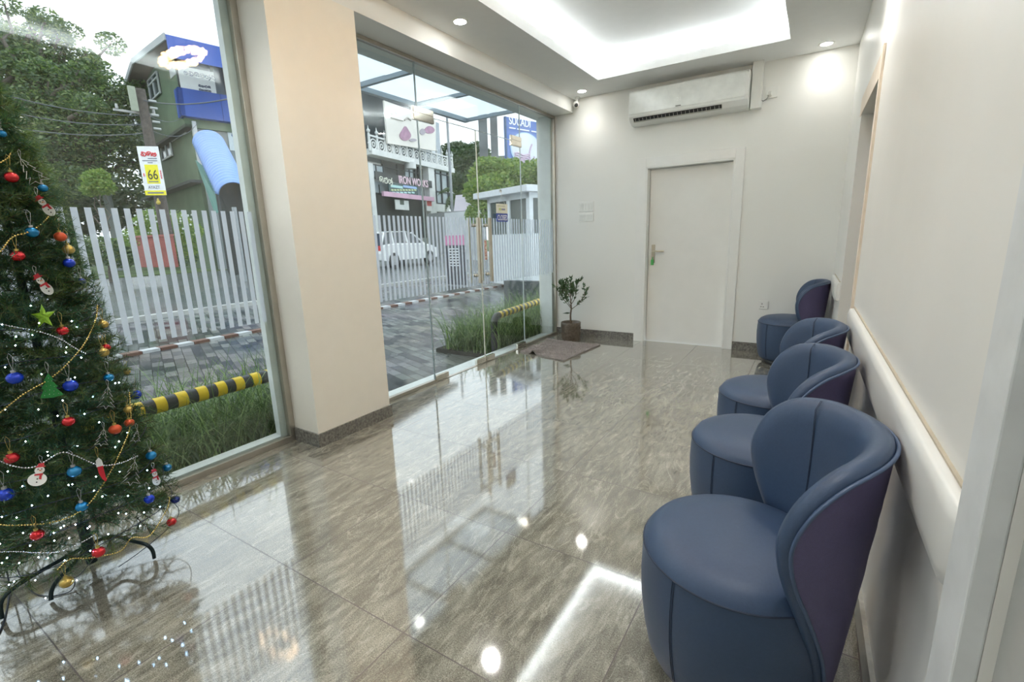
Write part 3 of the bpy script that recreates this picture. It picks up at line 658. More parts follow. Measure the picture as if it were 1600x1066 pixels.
def leafm(nm,c1):
    M=bpy.data.materials.new(nm); M.use_nodes=True; N=M.node_tree; N.nodes.remove(N.nodes['Principled BSDF'])
    d=N.nodes.new('ShaderNodeBsdfDiffuse'); d.inputs[0].default_value=(*c1,1); t=N.nodes.new('ShaderNodeBsdfTranslucent'); t.inputs[0].default_value=(c1[0]*1.3,c1[1]*1.5,c1[2]*.7,1)
    x=N.nodes.new('ShaderNodeMixShader'); x.inputs[0].default_value=.35; g=N.nodes.new('ShaderNodeBsdfGlossy'); g.inputs['Roughness'].default_value=.35; y=N.nodes.new('ShaderNodeMixShader'); y.inputs[0].default_value=.05
    N.links.new(d.outputs[0],x.inputs[1]); N.links.new(t.outputs[0],x.inputs[2]); N.links.new(x.outputs[0],y.inputs[1]); N.links.new(g.outputs[0],y.inputs[2]); N.links.new(y.outputs[0],N.nodes['Material Output'].inputs[0]); return M
LF1=[leafm('deep_green_leaf',(.09,.145,.07)),leafm('mid_green_leaf',(.20,.27,.11))]
LF2=[leafm('fresh_green_leaf',(.17,.27,.07)),leafm('yellow_green_leaf',(.30,.38,.10))]
LF3=[leafm('dark_far_leaf',(.05,.08,.045)),leafm('far_leaf',(.085,.125,.06))]
BARK=mat('grey_brown_bark',(.13,.11,.09),.85,noise_amt=.3,nscale=20)
def limb(m,p,q,r0,r1,rnd,wob=.06,n=8):
    L=(q-p).length; pts=[]
    for i in range(n+1):
        s=i/n; pts.append(p.lerp(q,s)+V((rnd.uniform(-1,1),rnd.uniform(-1,1),rnd.uniform(-1,1)))*L*wob*math.sin(PI*s))
    m.tube(pts,[r0+(r1-r0)*i/n for i in range(n+1)],7); return pts
def tree(nm,lb,cat,base,blobs,n,size,seed,mats,tr=.25,group=None,limbs=True,squash=.8):
    base=V(base); base.z=gz(base.x)+(.04 if base.x<-20 else 0); t=thing(nm,lb,cat,base,0,group); rnd=random.Random(seed); m=MB()
    top=max(blobs,key=lambda b:b[0].z)[0]; hub=base.lerp(V((top.x,top.y,top.z)),.35); hub.x=base.x*.6+top.x*.4; hub.y=base.y*.6+top.y*.4
    limb(m,base,hub,tr,tr*.7,rnd,.03)
    if limbs:
        for c,r in blobs: limb(m,hub,V(c),tr*.5,tr*.08,rnd,.08)
    m.build('trunk',BARK,t); leaves(blobs,n,size,seed,mats,squash).build('foliage',mats,t,fix=False); return t
# big tree left of the green house
B=lambda u,v,d,r:(at(u,v,d),r)
blobs=[B(-60,60,22,2.0),B(15,60,22,1.2),B(-20,130,21,2.2),B(60,120,22,1.1),B(85,62,22,1.15),B(100,100,22,1.0),B(70,45,22,.6),B(120,125,22,1.3),B(60,180,21,1.7),B(150,160,21,1.5),B(175,135,22,.8),B(115,205,21,1.8),B(10,220,20,2.0),B(165,215,21,1.4),B(-60,220,20,3),B(190,235,21.5,1.0),B(60,265,20,1.8),B(20,100,21,1.3),B(140,95,22.5,.6),B(186,168,22,.7),B(50,80,22,.9),B(110,250,22,1.6)]
rb=random.Random(4); blobs2=[]
for c,r in blobs:
    for k in range(7): blobs2.append((c+V((rb.gauss(0,.45),rb.gauss(0,.55),rb.gauss(0,.45)))*r,r*rb.uniform(.38,.62)))
tree('shade_tree','huge spreading dark green tree filling the left window beyond the fence','tree',at(55,400,21),blobs2,80000,.19,11,LF1,.45)
blobs=[B(-80,330,30,4),B(0,320,32,3.5),B(60,330,30,3),B(120,310,31,3),B(175,310,33,2.6),B(215,330,34,2.2),B(90,290,33,2.8)]
tree('background_tree','dark low tree mass behind the big shade tree','tree',at(80,392,31),blobs,16000,.42,12,LF3,.4,limbs=False)
tree('young_tree','small light green round-topped tree on a thin dark trunk before the dark trees','tree',at(163,385,16),[B(150,283,16,.42),B(162,292,16,.35),B(142,296,16,.3),B(155,275,16,.3)],2600,.12,13,LF2,.07)
# trees seen through the door panes
tree('background_tree','dark tree rising right of the iron workshop','tree',at(716,370,56),[B(708,245,56,2.0),B(716,240,56,1.7),B(712,275,55,2.0),B(724,268,56,1.8)],7000,.4,14,LF3,.3,limbs=False)
tree('background_tree','dark wood behind the broad hedge, between workshop and cabin','tree',at(738,370,52),[B(735,262,52,3),B(745,240,54,1.6),B(748,290,52,3),B(720,300,48,2.5),B(770,300,50,3)],8000,.5,15,LF3,.3,limbs=False)
tree('broadleaf_tree','bright green broadleaf tree behind the white guard cabin','tree',at(800,400,19),[B(765,270,19,.75),B(752,300,18,.7),B(785,278,19,.9),B(815,285,19,.9),B(840,278,19,.9),B(870,280,19,1.2),B(752,335,18,.6),B(775,300,18.5,.9),B(750,275,19,.5),B(800,262,19.5,.5),B(757,258,19,.4)],15000,.19,16,LF2,.2)
# palms
def palm(base,h,seed,lb):
    rnd=random.Random(seed); t=thing('palm_tree',lb,'palm',base,0,'palms beyond the workshop'); m=MB(); f=MB(); top=V(base)+V((.2,.1,h))
    limb(m,V(base),top,.16,.1,rnd,.02); m.build('trunk',BARK,t)
    for k in range(17):
        a=k*2.4; L=rnd.uniform(1.9,2.6); el=rnd.uniform(-.2,1.0); d=V((math.cos(a),math.sin(a),0)); p=top.copy(); s=V((-d.y,d.x,0)); pr=p
        for i in range(14):
            th=el-1.9*i/14; q=pr+(d*math.cos(th)+Zv*math.sin(th))*L/14; w_=.42*math.sin(PI*(i+1)/15)
            for sg in (-1,1):
                f.add([pr,q,q+s*sg*w_-Zv*w_*.5],[(0,1,2)])
            pr=q
    f.build('fronds',LF3[1] if seed%2 else LF2[0],t,fix=False)
palm(at(716,375,40),3.6,21,'palm with drooping fronds just right of the workshop')
palm(at(733,375,42),4.2,22,'taller palm farther right, beside the bright broadleaf tree')
# ---- iron workshop building
def Fac(P0,a):
    a=V(a); nrm=V((a.y,-a.x,0))
    if nrm.dot(CAM-V(P0))<0: nrm=-nrm
    def sz(u,v):
        p=hit(u,v,P0,nrm); return (p-V(P0)).dot(a),p.z
    def rect(mb,u0,v0,u1,v1,d0,d1,mi=0):   # upright box on the facade between two picture corners, depth d0..d1 in front
        s0,_=sz(u0,(v0+v1)/2); s1,_=sz(u1,(v0+v1)/2); _,za=sz((u0+u1)/2,v0); _,zb=sz((u0+u1)/2,v1)
        return sbox(mb,s0,s1,zb,za,d0,d1,mi)
    def sbox(mb,s0,s1,z0,z1,d0,d1,mi=0):
        o=V((P0[0],P0[1],0))+a*s0+nrm*d0; o.z=z0
        return mb.obox(o,a*(s1-s0),nrm*(d1-d0),V((0,0,z1-z0)),mi)
    return sz,rect,sbox,nrm
aI=hdir(1105,360); P0=at(650,300,38); sz,rect,sbox,nI=Fac(P0,aI)
GREY=mat('grey_wall_render',(.40,.41,.40),.7,noise_amt=.1,nscale=1); DKG=mat('dark_glazing',(.10,.13,.15),.25,noise_amt=.2,nscale=.8); WHT=mat('weathered_white_paint',(.70,.71,.70),.6,noise_amt=.08,nscale=2)
DARKR=mat('interior_shade',(.045,.05,.05),.8); PANE=mat('pale_curtained_glass',(.36,.42,.45),.3,noise_amt=.15,nscale=1.5); MULL=mat('black_window_bar',(.03,.035,.04),.5)  # first colour here stands for the shade inside openings
sL,_=sz(560,300); sR,_=sz(706,300); gB_=gz(-20)
t=thing('workshop_building','three-storey iron workshop with white balustrade, dark signboards and glazed tower','building',V((P0.x,P0.y,gB_)))
zr=sz(640,262)[1]; z1_=sz(640,310)[1]
m=MB(); sbox(m,sL,sR,gB_,zr,-6,-.6); m.build('main_block',GREY,t)
m=MB(); sbox(m,sL,sz(676,200)[0],zr,sz(640,140)[1],-6,-2.2); m.build('roof_storey',mat('dark_grey_storey',(.10,.12,.13),.7,noise_amt=.1,nscale=1),t)  # dark grey block set back behind the balustrade
m=MB(); sbox(m,sL,sz(690,200)[0],sz(600,128)[1],sz(600,126)[1]+.3,-6,.2); m.build('roof',mat('dark_roof_sheet',(.09,.10,.11),.6),t)
m=MB(); rect(m,679,185,706,262,-4,-1.2); m.build('tower_wall',mat('pale_grey_tower',(.42,.46,.50),.7),t)
m=MB(); s0=sz(689,225)[0]; s1=sz(698,225)[0]; z0=sz(693,238)[1]; z1=sz(693,212)[1]; o=V((P0.x,P0.y,0)); pl=[]
for x,z in [(s0,z0),(s1,z0),(s1,z1)]+[((s0+s1)/2+(s1-s0)/2*math.cos(q),z1+(s1-s0)/2*math.sin(q)) for q in [PI*i/8 for i in range(1,8)]]+[(s0,z1)]: pl.append(o+aI*x+nI*(-1.19)+Zv*z)
m.prism(pl,nI*.05); m.build('arched_opening',mat('painted_opening_light',(.75,.78,.8),.6),t)  # solid pale plate, the opening's brightness put into its colour
# storeys
m=MB(); rect(m,578,248,706,256,-.6,.25); m.build('balcony_slab',WHT,t)
m=MB(); rect(m,583,257,606,276,-.5,-.45); rect(m,583,288,672,304,-.5,-.45); rect(m,641,257,652,278,-.5,-.45); m.build('pale_panes',PANE,t)
m=MB(); rect(m,606,257,671,279,-.55,-.5); rect(m,583,304,706,372,-.55,-.5); m.build('recess_shade',DARKR,t)  # dark plates, shade of the shop openings put into their colour
m=MB()
for u in (595,606,628,646,655,660): rect(m,u,256,u+1.2,278,-.5,-.4)
rect(m,583,263,672,264.3,-.5,-.4)
for u in (592,600,640,648,656): rect(m,u,288,u+.8,304,-.5,-.4)
m.build('window_bars',MULL,t)
for (u0,u1,nm,ub) in ((578,585,'column',0),(670,679,'column',0),(571,574,'column',0)):
    m=MB(); rect(m,u0,256,u1,372,-.4,.15); m.build('column',WHT,t)
m=MB(); c_=V((P0.x,P0.y,0))+aI*sz(641,260)[0]; m.cyl(c_+Zv*sz(641,264)[1],c_+Zv*sz(641,254)[1],.45,n=16); m.build('round_corbel',WHT,t)
# right wing window
m=MB(); rect(m,679,262,704,318,-.5,-.3); m.build('wing_window',PANE,t)
m=MB()
for u in (679,684,693,703): rect(m,u,262,u+1.4,318,-.3,-.2)
for v in (262,271,299,317): rect(m,679,v,704,v+1.4,-.3,-.2)
m.build('window_bars',MULL,t)
m=MB(); rect(m,679,319,704,331,-.5,-.1); m.build('spandrel',WHT,t)
# balustrade
m=MB(); s=sz(577,245)[0]; e=sz(705,256)[0]; zb=sz(640,251)[1]; n=13
for i in range(n+1):
    x=s+(e-s)*i/n; o=V((P0.x,P0.y,0))+aI*x+nI*.1; m.cyl(o+Zv*zb,o+Zv*(zb+1.15),.10,.08,8); m.sph(o+Zv*(zb+1.3),.13,8); m.cyl(o+Zv*(zb+1.4),o+Zv*(zb+1.65),.05,.01,6)
    if i<n:
        xc=s+(e-s)*(i+.5)/n; c=V((P0.x,P0.y,0))+aI*xc+nI*.1+Zv*(zb+.5)
        m.tube([c+aI*(.33*math.cos(q))+Zv*(.33*math.sin(q)) for q in [2*PI*k/14 for k in range(14)]],.055,5,closed=True)
        m.tube([c+aI*(.14*math.cos(q))+Zv*(.14*math.sin(q)) for q in [2*PI*k/8 for k in range(8)]],.05,5,closed=True)
        for sg in (-1,1): m.tube([c+aI*sg*.33,c+aI*sg*.6],.05,5)
sbox(m,s,e,zb,zb+.1,.02,.18); sbox(m,s,e,zb+.95,zb+1.06,.02,.18)
m.build('balustrade',WHT,t)
# signs on it
def flat(nm,lb,cat,u0,v0,u1,v1,mt,d=.2,th=.06,R=rect,group=None,S=sz):
    q=hit((u0+u1)/2,(v0+v1)/2,P0,nI); t=thing(nm,lb,cat,q,0,group); m=MB(); R(m,u0,v0,u1,v1,d,d+th); m.build('board',mt,t); return t
def onf(u,v,d,P=None,n=None): P=P or P0; n=n or nI; return hit(u,v,P0+nI*d,nI)
t=flat('signboard','dark workshop name board reading IRON WORKS in pink letters','sign',583,275.5,671,287,mat('black_signboard',(.03,.035,.035),.5),.16)
wI=(onf(668,283,.24)-onf(623,281,.24)).length
text('IRON WORKS','lettering',mat('pink_white_letters',(.85,.62,.72),.5),t,onf(623,286,.23),aI,Zv,.78,.03,width=wI,bold=.012)
strokes([G_KA,G_MA,G_LA],'round_lettering',mat('cream_letters',(.85,.85,.74),.5),t,onf(593,285,.24),aI,Zv,.43,.035,.15)
t=flat('signboard','dark second sign with blue and green rows of writing below the name board','sign',605,288,650,303,mat('dark_green_signboard',(.07,.12,.12),.5),.10)
m=MB(); rect(m,607,290,626,294,.17,.19,0); rect(m,627,291,648,294.5,.17,.19,1); 
for k in range(9): rect(m,608+k*4.5,296,611.4+k*4.5,298.5,.17,.19,2)
for k in range(6): rect(m,610+k*6,300,614.6+k*6,302.5,.17,.19,0)
m.build('painted_writing',[mat('pale_cyan_paint',(.45,.70,.70),.5),mat('sky_blue_paint',(.35,.50,.80),.5),mat('lime_paint',(.55,.65,.35),.5)],t)
t=flat('shop_awning','long pink fascia strip across the workshop front','awning',593,304,672,311,mat('pink_fascia',(.68,.42,.55),.6,noise_amt=.15,nscale=1),.2,.2)
t=flat('poster','white square poster hung in the dark shop opening','poster',616,313,637,328,mat('white_poster',(.72,.74,.72),.6,noise_amt=.1,nscale=2),.05)
m=MB(); rect(m,623,313,629,320,.115,.13); m.build('poster_picture',mat('poster_dark_print',(.10,.13,.10),.6),t)
t=flat('notice_board','small red and white notice by the workshop column','notice',664,313,672,330,mat('white_notice',(.8,.78,.77),.6),.1)
m=MB(); rect(m,664.5,314,671.5,322,.165,.18); m.build('red_print',mat('red_print',(.65,.12,.12),.5),t)
# big pale billboard with onion pictures
t=thing('billboard','large cream billboard with pink onions above the workshop balustrade','billboard',onf(640,200,.3))
c=[onf(600,157,.4),onf(681,186,.4),onf(681,236,.4),onf(606,224,.4)]
m=MB().prism(c,nI*(-.12)); m.build('board',mat('cream_billboard',(.78,.74,.68),.6,noise_amt=.04,nscale=1.2),t)
def blob(mb,u,v,ru,rv,d,mi=0,n=14,tip=0):
    pts=[onf(u+ru*math.cos(q)*(1-.25*max(0,math.sin(q))),v-rv*math.sin(q)-tip*max(0,math.sin(q))**6,d) for q in [2*PI*i/n for i in range(n)]]
    mb.prism(pts,nI*.03,mi)
OP=[mat('onion_pink',(.42,.24,.34),.6,noise_amt=.2,nscale=3),mat('onion_grey',(.42,.38,.42),.6)]
for a in ((633,211,9,9,.42,0,18,5),(671,203,8,6,.42,0,14,0),(660,206,4.5,5,.42,1,14,0),(645,219,6,2.5,.42,1,14,0)):
    m=MB(); blob(m,*a); m.build('onion_picture',OP,t)
m=MB(); m.tube([onf(612,178,.45),onf(616,173,.45),onf(620,178,.45)],.05,5); m.tube([onf(611,184,.45),onf(630,189,.45)],.04,5); m.tube([onf(632,188,.45),onf(637,184,.45),onf(642,188,.45)],.06,5)
m.build('emblem_strokes',mat('soft_grey_print',(.45,.42,.38),.6),t)
# lane pole in front of workshop
for k,(u,lb) in enumerate(((707,'thin grey street pole right of the workshop'),)):
    b0=at(u+2,372,34); t=MB().cyl(b0,b0+Zv*(at(u-5,165,34).z-b0.z),.11,.08,10).build('street_pole',mat('grey_pole',(.33,.35,.37),.5)); tag(t,lb,'pole')
# low mauve house and wall
aY=V((0,1,0)); P1=at(728,330,30); n1=V((1,0,0))
t=thing('low_house','low house with a mauve-grey roof behind the white boundary wall','building',V((P1.x,P1.y,0)))
a_=at(708,345,31); b_=at(752,345,31); m=MB(); m.prism([at(709,330,31),at(754,330,31),at(754,302,33.5),at(712,305,33.5)],V((0,0,-.12))); m.build('roof',mat('mauve_roof',(.42,.38,.43),.6,noise_amt=.1,nscale=1),t)
d_=(b_-a_); d_.z=0; m=MB().obox(V((a_.x,a_.y,.1)),d_,V((-3,1,0)),V((0,0,at(709,330,31).z-.1))); m.build('house_wall',mat('dim_house_wall',(.30,.31,.32),.7),t)
a_=at(700,372,26); b_=at(760,372,24); d_=b_-a_; d_.z=0
t=MB().obox(V((a_.x,a_.y,.1)),d_,V((-.15,0,0)),V((0,0,at(720,331,25).z-.1))).build('boundary_wall',mat('whitewashed_wall',(.62,.64,.66),.7,noise_amt=.1,nscale=1)); tag(t,'whitewashed boundary wall right of the workshop','wall')
# ---- concrete frame building and blue billboard
t=thing('concrete_frame','unfinished grey concrete frame of columns and beam behind the cabin trees','building',at(775,330,30))
CON=mat('raw_concrete',(.17,.18,.185),.8,noise_amt=.2,nscale=1)
def upright(mb,u0,u1,vt,vb,dep,th,mi=0):
    a=at(u0,(vt+vb)/2,dep); b=at(u1,(vt+vb)/2,dep); zt=at((u0+u1)/2,vt,dep).z; zb=at((u0+u1)/2,vb,dep).z; d=b-a; d.z=0; nn=V((d.y,-d.x,0)).normalized()
    if nn.dot(CAM-a)>0: nn=-nn
    return mb.obox(V((a.x,a.y,zb)),d,nn*th,Zv*(zt-zb),mi)
for (u0,u1) in ((750,763),(768,779)):
    m=MB(); upright(m,u0,u1,165,345,30,.5); m.build('column',CON,t)
m=MB(); upright(m,748,792,244,253,29.9,.5); m.build('beam',CON,t)
[upright(MB(),*q,30.4,.1).build('pale_infill',WHT,t) for q in ((779,791,255,266),(764,768,258,266))]
t=thing('blue_billboard','tall blue billboard with a pale round picture seen right of the canopy','billboard',at(818,330,24))
dB=24; P2=at(818,220,dB); aB=hdir(1500,200)*1; 
tl,tr_,br,bl=[at(u,v,dd) for u,v,dd in ((789,182,23.2),(872,166,25.4),(872,251,25.4),(792,262,23.2))]
ab=(tr_-tl); ab.z=0; wB=ab.length; ab.normalize(); nB=V((ab.y,-ab.x,0)); nB=nB if nB.dot(CAM-tl)>0 else -nB
hB=tl.z-bl.z
m=MB().obox(V((tl.x,tl.y,bl.z)),ab*wB,nB*-.12,Zv*hB); m.build('board',mat('royal_blue_sheet',(.09,.18,.50),.5,noise_amt=.15,nscale=.6),t)
m=MB().obox(V((tl.x,tl.y,bl.z))-ab*.06,ab*.10,nB*.05,Zv*hB); m.build('board_edge',mat('dark_blue_edge',(.05,.10,.2),.5),t)
cc=V((tl.x,tl.y,0))+ab*wB*.36+nB*.01+Zv*(bl.z+hB*.42)
m=MB(); n=40
def disc(rx,rz,d,mi): m.prism([cc+ab*rx*math.cos(2*PI*i/n)+Zv*rz*math.sin(2*PI*i/n)+nB*d for i in range(n)],nB*.012,mi)
disc(wB*.285,hB*.34,.0,0); disc(wB*.268,hB*.32,.014,1)
m.build('round_picture',[mat('pale_cyan_ring',(.45,.65,.85),.5),mat('pale_picture',(.68,.72,.80),.5,noise_amt=.08,nscale=1)],t)
m=MB()
for k in range(5): m.tube([cc+nB*.04+ab*(-wB*.22+i*wB*.045)+Zv*(-hB*.10-.10*k+.05*math.sin(i*1.3+k)) for i in range(7)],.045,5)
m.tube([cc+nB*.04+ab*wB*(.10-.05*math.sin(q*2.2))+Zv*hB*(.12-.3*q) for q in [i/10 for i in range(11)]],.05,5)
m.tube([cc+nB*.04+ab*wB*(.02+.12*math.cos(q))+Zv*hB*(-.12+.10*math.sin(q)) for q in [-2.5+i*.25 for i in range(11)]],.05,5)
m.build('picture_lines',mat('soft_pink_line',(.60,.47,.60),.5),t)
o=V((tl.x,tl.y,bl.z))+nB*.02
WL=mat('white_sign_letters',(.9,.92,.95),.5)
text('SUCADI','lettering',WL,t,o+ab*wB*.06+Zv*hB*.87,ab,Zv,.52,.01,width=wB*.38,bold=.01)
for x0,x1 in ((.06,.17),(.20,.42),(.46,.62)): MB().obox(o+ab*wB*x0+Zv*hB*.79,ab*wB*(x1-x0),nB*.02,Zv*hB*.022).build('writing_row',WL,t)
for k in (0,1): MB().obox(o+ab*wB*.58+Zv*hB*(.16-.07*k),ab*wB*.14,nB*.02,Zv*hB*.02).build('writing_row',WL,t)
for s_ in (.2,.8):
    m=MB(); b0=V((tl.x,tl.y,.1))+ab*wB*s_-nB*.3; m.cyl(b0,b0+Zv*(bl.z+hB*.8),.13); m.build('post',mat('grey_pole',(.33,.35,.37),.5),t)
# ---- guard cabin
t=thing('guard_cabin','small white guard cabin with flat roof and dark windows','cabin',at(830,440,12.5))
CW=mat('cabin_white_panel',(.70,.74,.77),.45); gl=mat('cabin_dark_glass',(.07,.09,.085),.1)
c0=at(766,436,13.9); c1=at(829,438,12.3); c0.z=c1.z=.05; fx=(c1-c0); fl=fx.length; fx.normalize(); sd=V((-fx.y,fx.x,0)); sd=sd if sd.dot(V((0,1,0)))>0 else -sd
zt=at(829,303,12.3).z; zs=at(800,366,13).z; zw=at(829,311,12.3).z
m=MB(); m.obox(c0,fx*fl,sd*2.2,Zv*(zs-.05)); m.build('lower_panel',CW,t,bevel=.01)
m=MB()
for s_ in (0,fl*.49,fl-.12): m.obox(c0+fx*s_+Zv*(zs-.05),fx*(.14 if s_ else .12),sd*.12,Zv*(zt-zs))
for s_ in (.9,1.35,2.08): m.obox(c0+fx*(fl-.1)+sd*s_+Zv*(zs-.05),fx*.1,sd*.08,Zv*(zt-zs))
m.obox(c0+fx*.0+Zv*(zw-.05),fx*fl,sd*.1,Zv*(zt-zw)); m.obox(c0+fx*(fl-.1)+Zv*(zw-.05),fx*.1,sd*2.2,Zv*(zt-zw)); m.build('window_frame',CW,t)
m=MB(); m.obox(c0+fx*.1+sd*.04+Zv*(zs-.05),fx*(fl-.2),sd*.02,Zv*(zw-zs)); m.obox(c0+fx*(fl-.06)+sd*.1+Zv*(zs-.05),fx*.02,sd*2.0,Zv*(zw-zs)); m.build('window_glass',gl,t)
m=MB(); m.obox(c0-fx*.35-sd*.25+Zv*(zt-.05),fx*(fl+.6),sd*2.7,Zv*.16); m.build('roof',mat('cabin_roof',(.66,.69,.73),.5),t,bevel=.01)
m=MB(); m.obox(c0+fx*.4+sd*1.2+Zv*.9,fx*.9,sd*.4,Zv*.5); m.build('cabin_furniture',mat('dim_brown',(.12,.09,.07),.7),t)
# ---- parking sign board
t=thing('standing_sign','tall dark standing board with a pink top beside the road','sign',at(713,425,14)); a=at(698,424,14.2); b=at(728,424,13.8); a.z=gz(a.x)+.02; d=b-a; d.z=0; ze=at(713,368,14).z; nn=V((d.y,-d.x,0)).normalized(); nn=nn if nn.dot(CAM-a)>0 else -nn
m=MB().obox(V((a.x,a.y,a.z)),d,nn*-.05,Zv*(ze-a.z)); m.build('board',mat('black_board',(.03,.03,.045),.5),t)
m=MB().obox(V((a.x,a.y,ze-.28))+nn*.002,d,nn*.01,Zv*.28); m.build('pink_header',mat('pink_header_paint',(.62,.22,.40),.5),t)
m=MB(); 
for k in range(7): m.obox(V((a.x,a.y,ze-.40-.08*k))+d*.22+nn*.002,d*.5,nn*.008,Zv*.03)
m.build('white_rows',WL,t)
# ---- white car
def car():
    c=at(622,408,21); c.z=gz(c.x)
    aC=hdir(1150,360); t=thing('car','white hatchback car driving on the wet road behind the glass doors','car',c,0)
    sd=V((aC.y,-aC.x,0)); sd=sd if sd.dot(CAM-c)>0 else -sd; o=V((c.x,c.y,c.z))
    def P(x,y,z): return o+aC*x+sd*y+Zv*z
    prof=[(-2.0,.35),(-2.05,.6),(-2.0,.85),(-1.85,.95),(-1.1,1.0),(.75,.97),(1.55,.86),(1.95,.68),(2.0,.45),(1.95,.3),(-1.9,.3)]
    m=MB(); 
    secs=[(-.83,.94),(-.80,1),(0,1.01),(.80,1),(.83,.94)]
    vs=[];K=len(prof)
    for y,s in secs:
        for x,z in prof: vs.append(P(x*s,y,.3+(z-.3)*s))
    m.add(vs,[(i*K+k,i*K+(k+1)%K,(i+1)*K+(k+1)%K,(i+1)*K+k) for i in range(4) for k in range(K)],0,False); m.add(vs[:K],[tuple(range(K))]); m.add(vs[-K:],[tuple(range(K))])
    m.build('body',mat('white_car_paint',(.80,.81,.82),.2,coat=.5),t,bevel=.03)
    cab=[(-1.95,.92),(-1.55,1.40),(-1.2,1.47),(-.1,1.47),(.25,1.40),(.95,.95)]
    m=MB(); m.prism([P(x,-.74 if z<1 else -.62,z) for x,z in cab],sd*0+P(0,0,0)*0+sd*(1.48)) if False else None
    vs=[P(x,s*(.76 if z<1.2 else .60),z) for s in (-1,1) for x,z in cab]; n=len(cab)
    m.add(vs,[tuple(range(n)),tuple(range(n,2*n))]+[(i,(i+1)%n,(i+1)%n+n,i+n) for i in range(n)]); m.build('cabin_glass',mat('car_dark_glass',(.04,.05,.06),.08),t)
    m=MB(); m.prism([P(x,-.60,z) for x,z in ((-1.6,1.40),(-1.2,1.49),(-.1,1.49),(.28,1.40),(-.1,1.44),(-1.2,1.44))],sd*1.2)
    for s in (-1,1):
        for a,b in (((-1.97,.92),(-1.55,1.42)),((-1.2,.95),(-1.1,1.46)),((-.25,.95),(-.2,1.46)),((.97,.93),(.25,1.42))): m.tube([P(a[0],s*.78,a[1]),P(b[0],s*.61,b[1])],.045,6)
    m.build('roof_and_pillars',MATS['white_car_paint'],t)
    for x in (-1.3,1.25):
        for s in (-1,1):
            m=MB().cyl(P(x,s*.70,.31),P(x,s*.86,.31),.31,n=22); w_=m.build('wheel',BLK,t); MB().cyl(P(x,s*.855,.31),P(x,s*.87,.31),.19,n=16).build('hubcap',mat('grey_hub',(.35,.36,.37),.3,.6),w_)
    for s in (-1,1): m=MB().obox(P(-2.03,s*.66-.12,.72),sd*.24,aC*.3,Zv*.2); m.build('tail_light',mat('red_lamp',(.6,.03,.03),.3),t)
    for s in (-1,1): MB().obox(P(1.72,s*.66-.12,.62),sd*.24,aC*.25,Zv*.14).build('headlight',mat('pale_lamp',(.7,.75,.8),.2),t)
car()
# ---- green house with blue fascias
aG=hdir(1515,347); bG=V((-aG.y,aG.x,0)); bG=bG if bG.x<0 else -bG
Pc=at(288,186,20); zero=V((Pc.x,Pc.y,0))
GRN=mat('green_house_paint',(.13,.185,.115),.75,noise_amt=.14,nscale=1.3); BLU=mat('blue_fascia_paint',(.035,.10,.42),.5,noise_amt=.08,nscale=.7); SHADEG=mat('grey_recess_wall',(.22,.25,.255),.7,noise_amt=.08,nscale=1)
def fz(u,v,off=0): p=hit(u,v,zero-bG*off,bG); return (p-zero).dot(aG),p.z       # front plane, off = out toward viewer
def sd_(u,v,off=0): p=hit(u,v,zero-aG*off,aG); return (p-zero).dot(bG),p.z      # side plane
def gbox(m,a0,a1,b0,b1,z0,z1,mi=0): return m.obox(zero+aG*a0+bG*b0+Zv*z0,aG*(a1-a0),bG*(b1-b0),Zv*(z1-z0),mi)
t=thing('green_house','tall green house with blue fascias and brown eaves beside the utility pole','building',V((Pc.x,Pc.y,.2)))
bEnd=sd_(206,220)[0]; Zt=fz(264,72)[1]; Zf1=fz(267,89)[1]; Zm1=fz(281,140)[1]; Zm0=fz(289,184)[1]; LW=5.5
zg=.2
ridge_b,ridge_z=sd_(207,93,.7); eave_b,eave_z=sd_(187,158,.7); top_b,top_z=sd_(258,53,.7)
# upper walls incl. gable
m=MB(); pl=[(0,Zm0-.35),(0,Zt),(ridge_b,ridge_z-.25),(bEnd,eave_z+ (ridge_z-eave_z)*(eave_b-bEnd)/(eave_b-ridge_b)-.25 if eave_b>bEnd else eave_z),(bEnd,sd_(212,243)[1])]
m.prism([zero+bG*b+Zv*z for b,z in pl],aG*LW); m.build('upper_walls',GRN,t)
m=MB(); ins=.35; zl=Zm0-.35; gbox(m,ins,LW,ins+.2,bEnd-.1,zg,zl); m.build('lower_walls',GRN,t)
# roof: two slopes with overhang
m=MB(); th=.14
A0=zero-aG*.7+bG*(top_b)+Zv*top_z; A1=zero-aG*.7+bG*ridge_b+Zv*ridge_z; A2=zero-aG*.7+bG*eave_b+Zv*eave_z
m.prism([A0,A1,A1-Zv*th,A0-Zv*th],aG*(LW+.7)); m.prism([A1,A2,A2-Zv*th,A1-Zv*th],aG*(LW+.7)); m.build('roof',mat('brown_roof_soffit',(.17,.13,.12),.7,noise_amt=.2,nscale=1),t)
m=MB()
for p,q in ((A0,A1),(A1,A2)): m.prism([p+Zv*.04,q+Zv*.04,q-Zv*.2,p-Zv*.2],-aG*.05)
m.build('barge_board',mat('pale_barge_board',(.42,.44,.46),.6),t)
# blue fascias
zft=fz(262,55,-top_b)[1]; zfb=fz(267,90,-top_b)[1]
m=MB(); gbox(m,-.7,LW,top_b-.06,top_b-.01,zfb,zft); m.build('top_fascia',BLU,t)
m=MB(); gbox(m,-.15,LW,-.35,-.0,Zm0,Zm1); gbox(m,-.15,0,-.35,.25,Zm0,Zm1); m.build('middle_fascia',BLU,t)
m=MB()
for k in range(3): gbox(m,1.4+k*1.7,1.42+k*1.7,-.357,-.35,Zm0,Zm1); gbox(m,1.4+k*1.7,1.42+k*1.7,top_b-.066,top_b-.06,zfb,zft)
m.build('panel_joints',mat('navy_joint',(.015,.04,.18),.6),t)
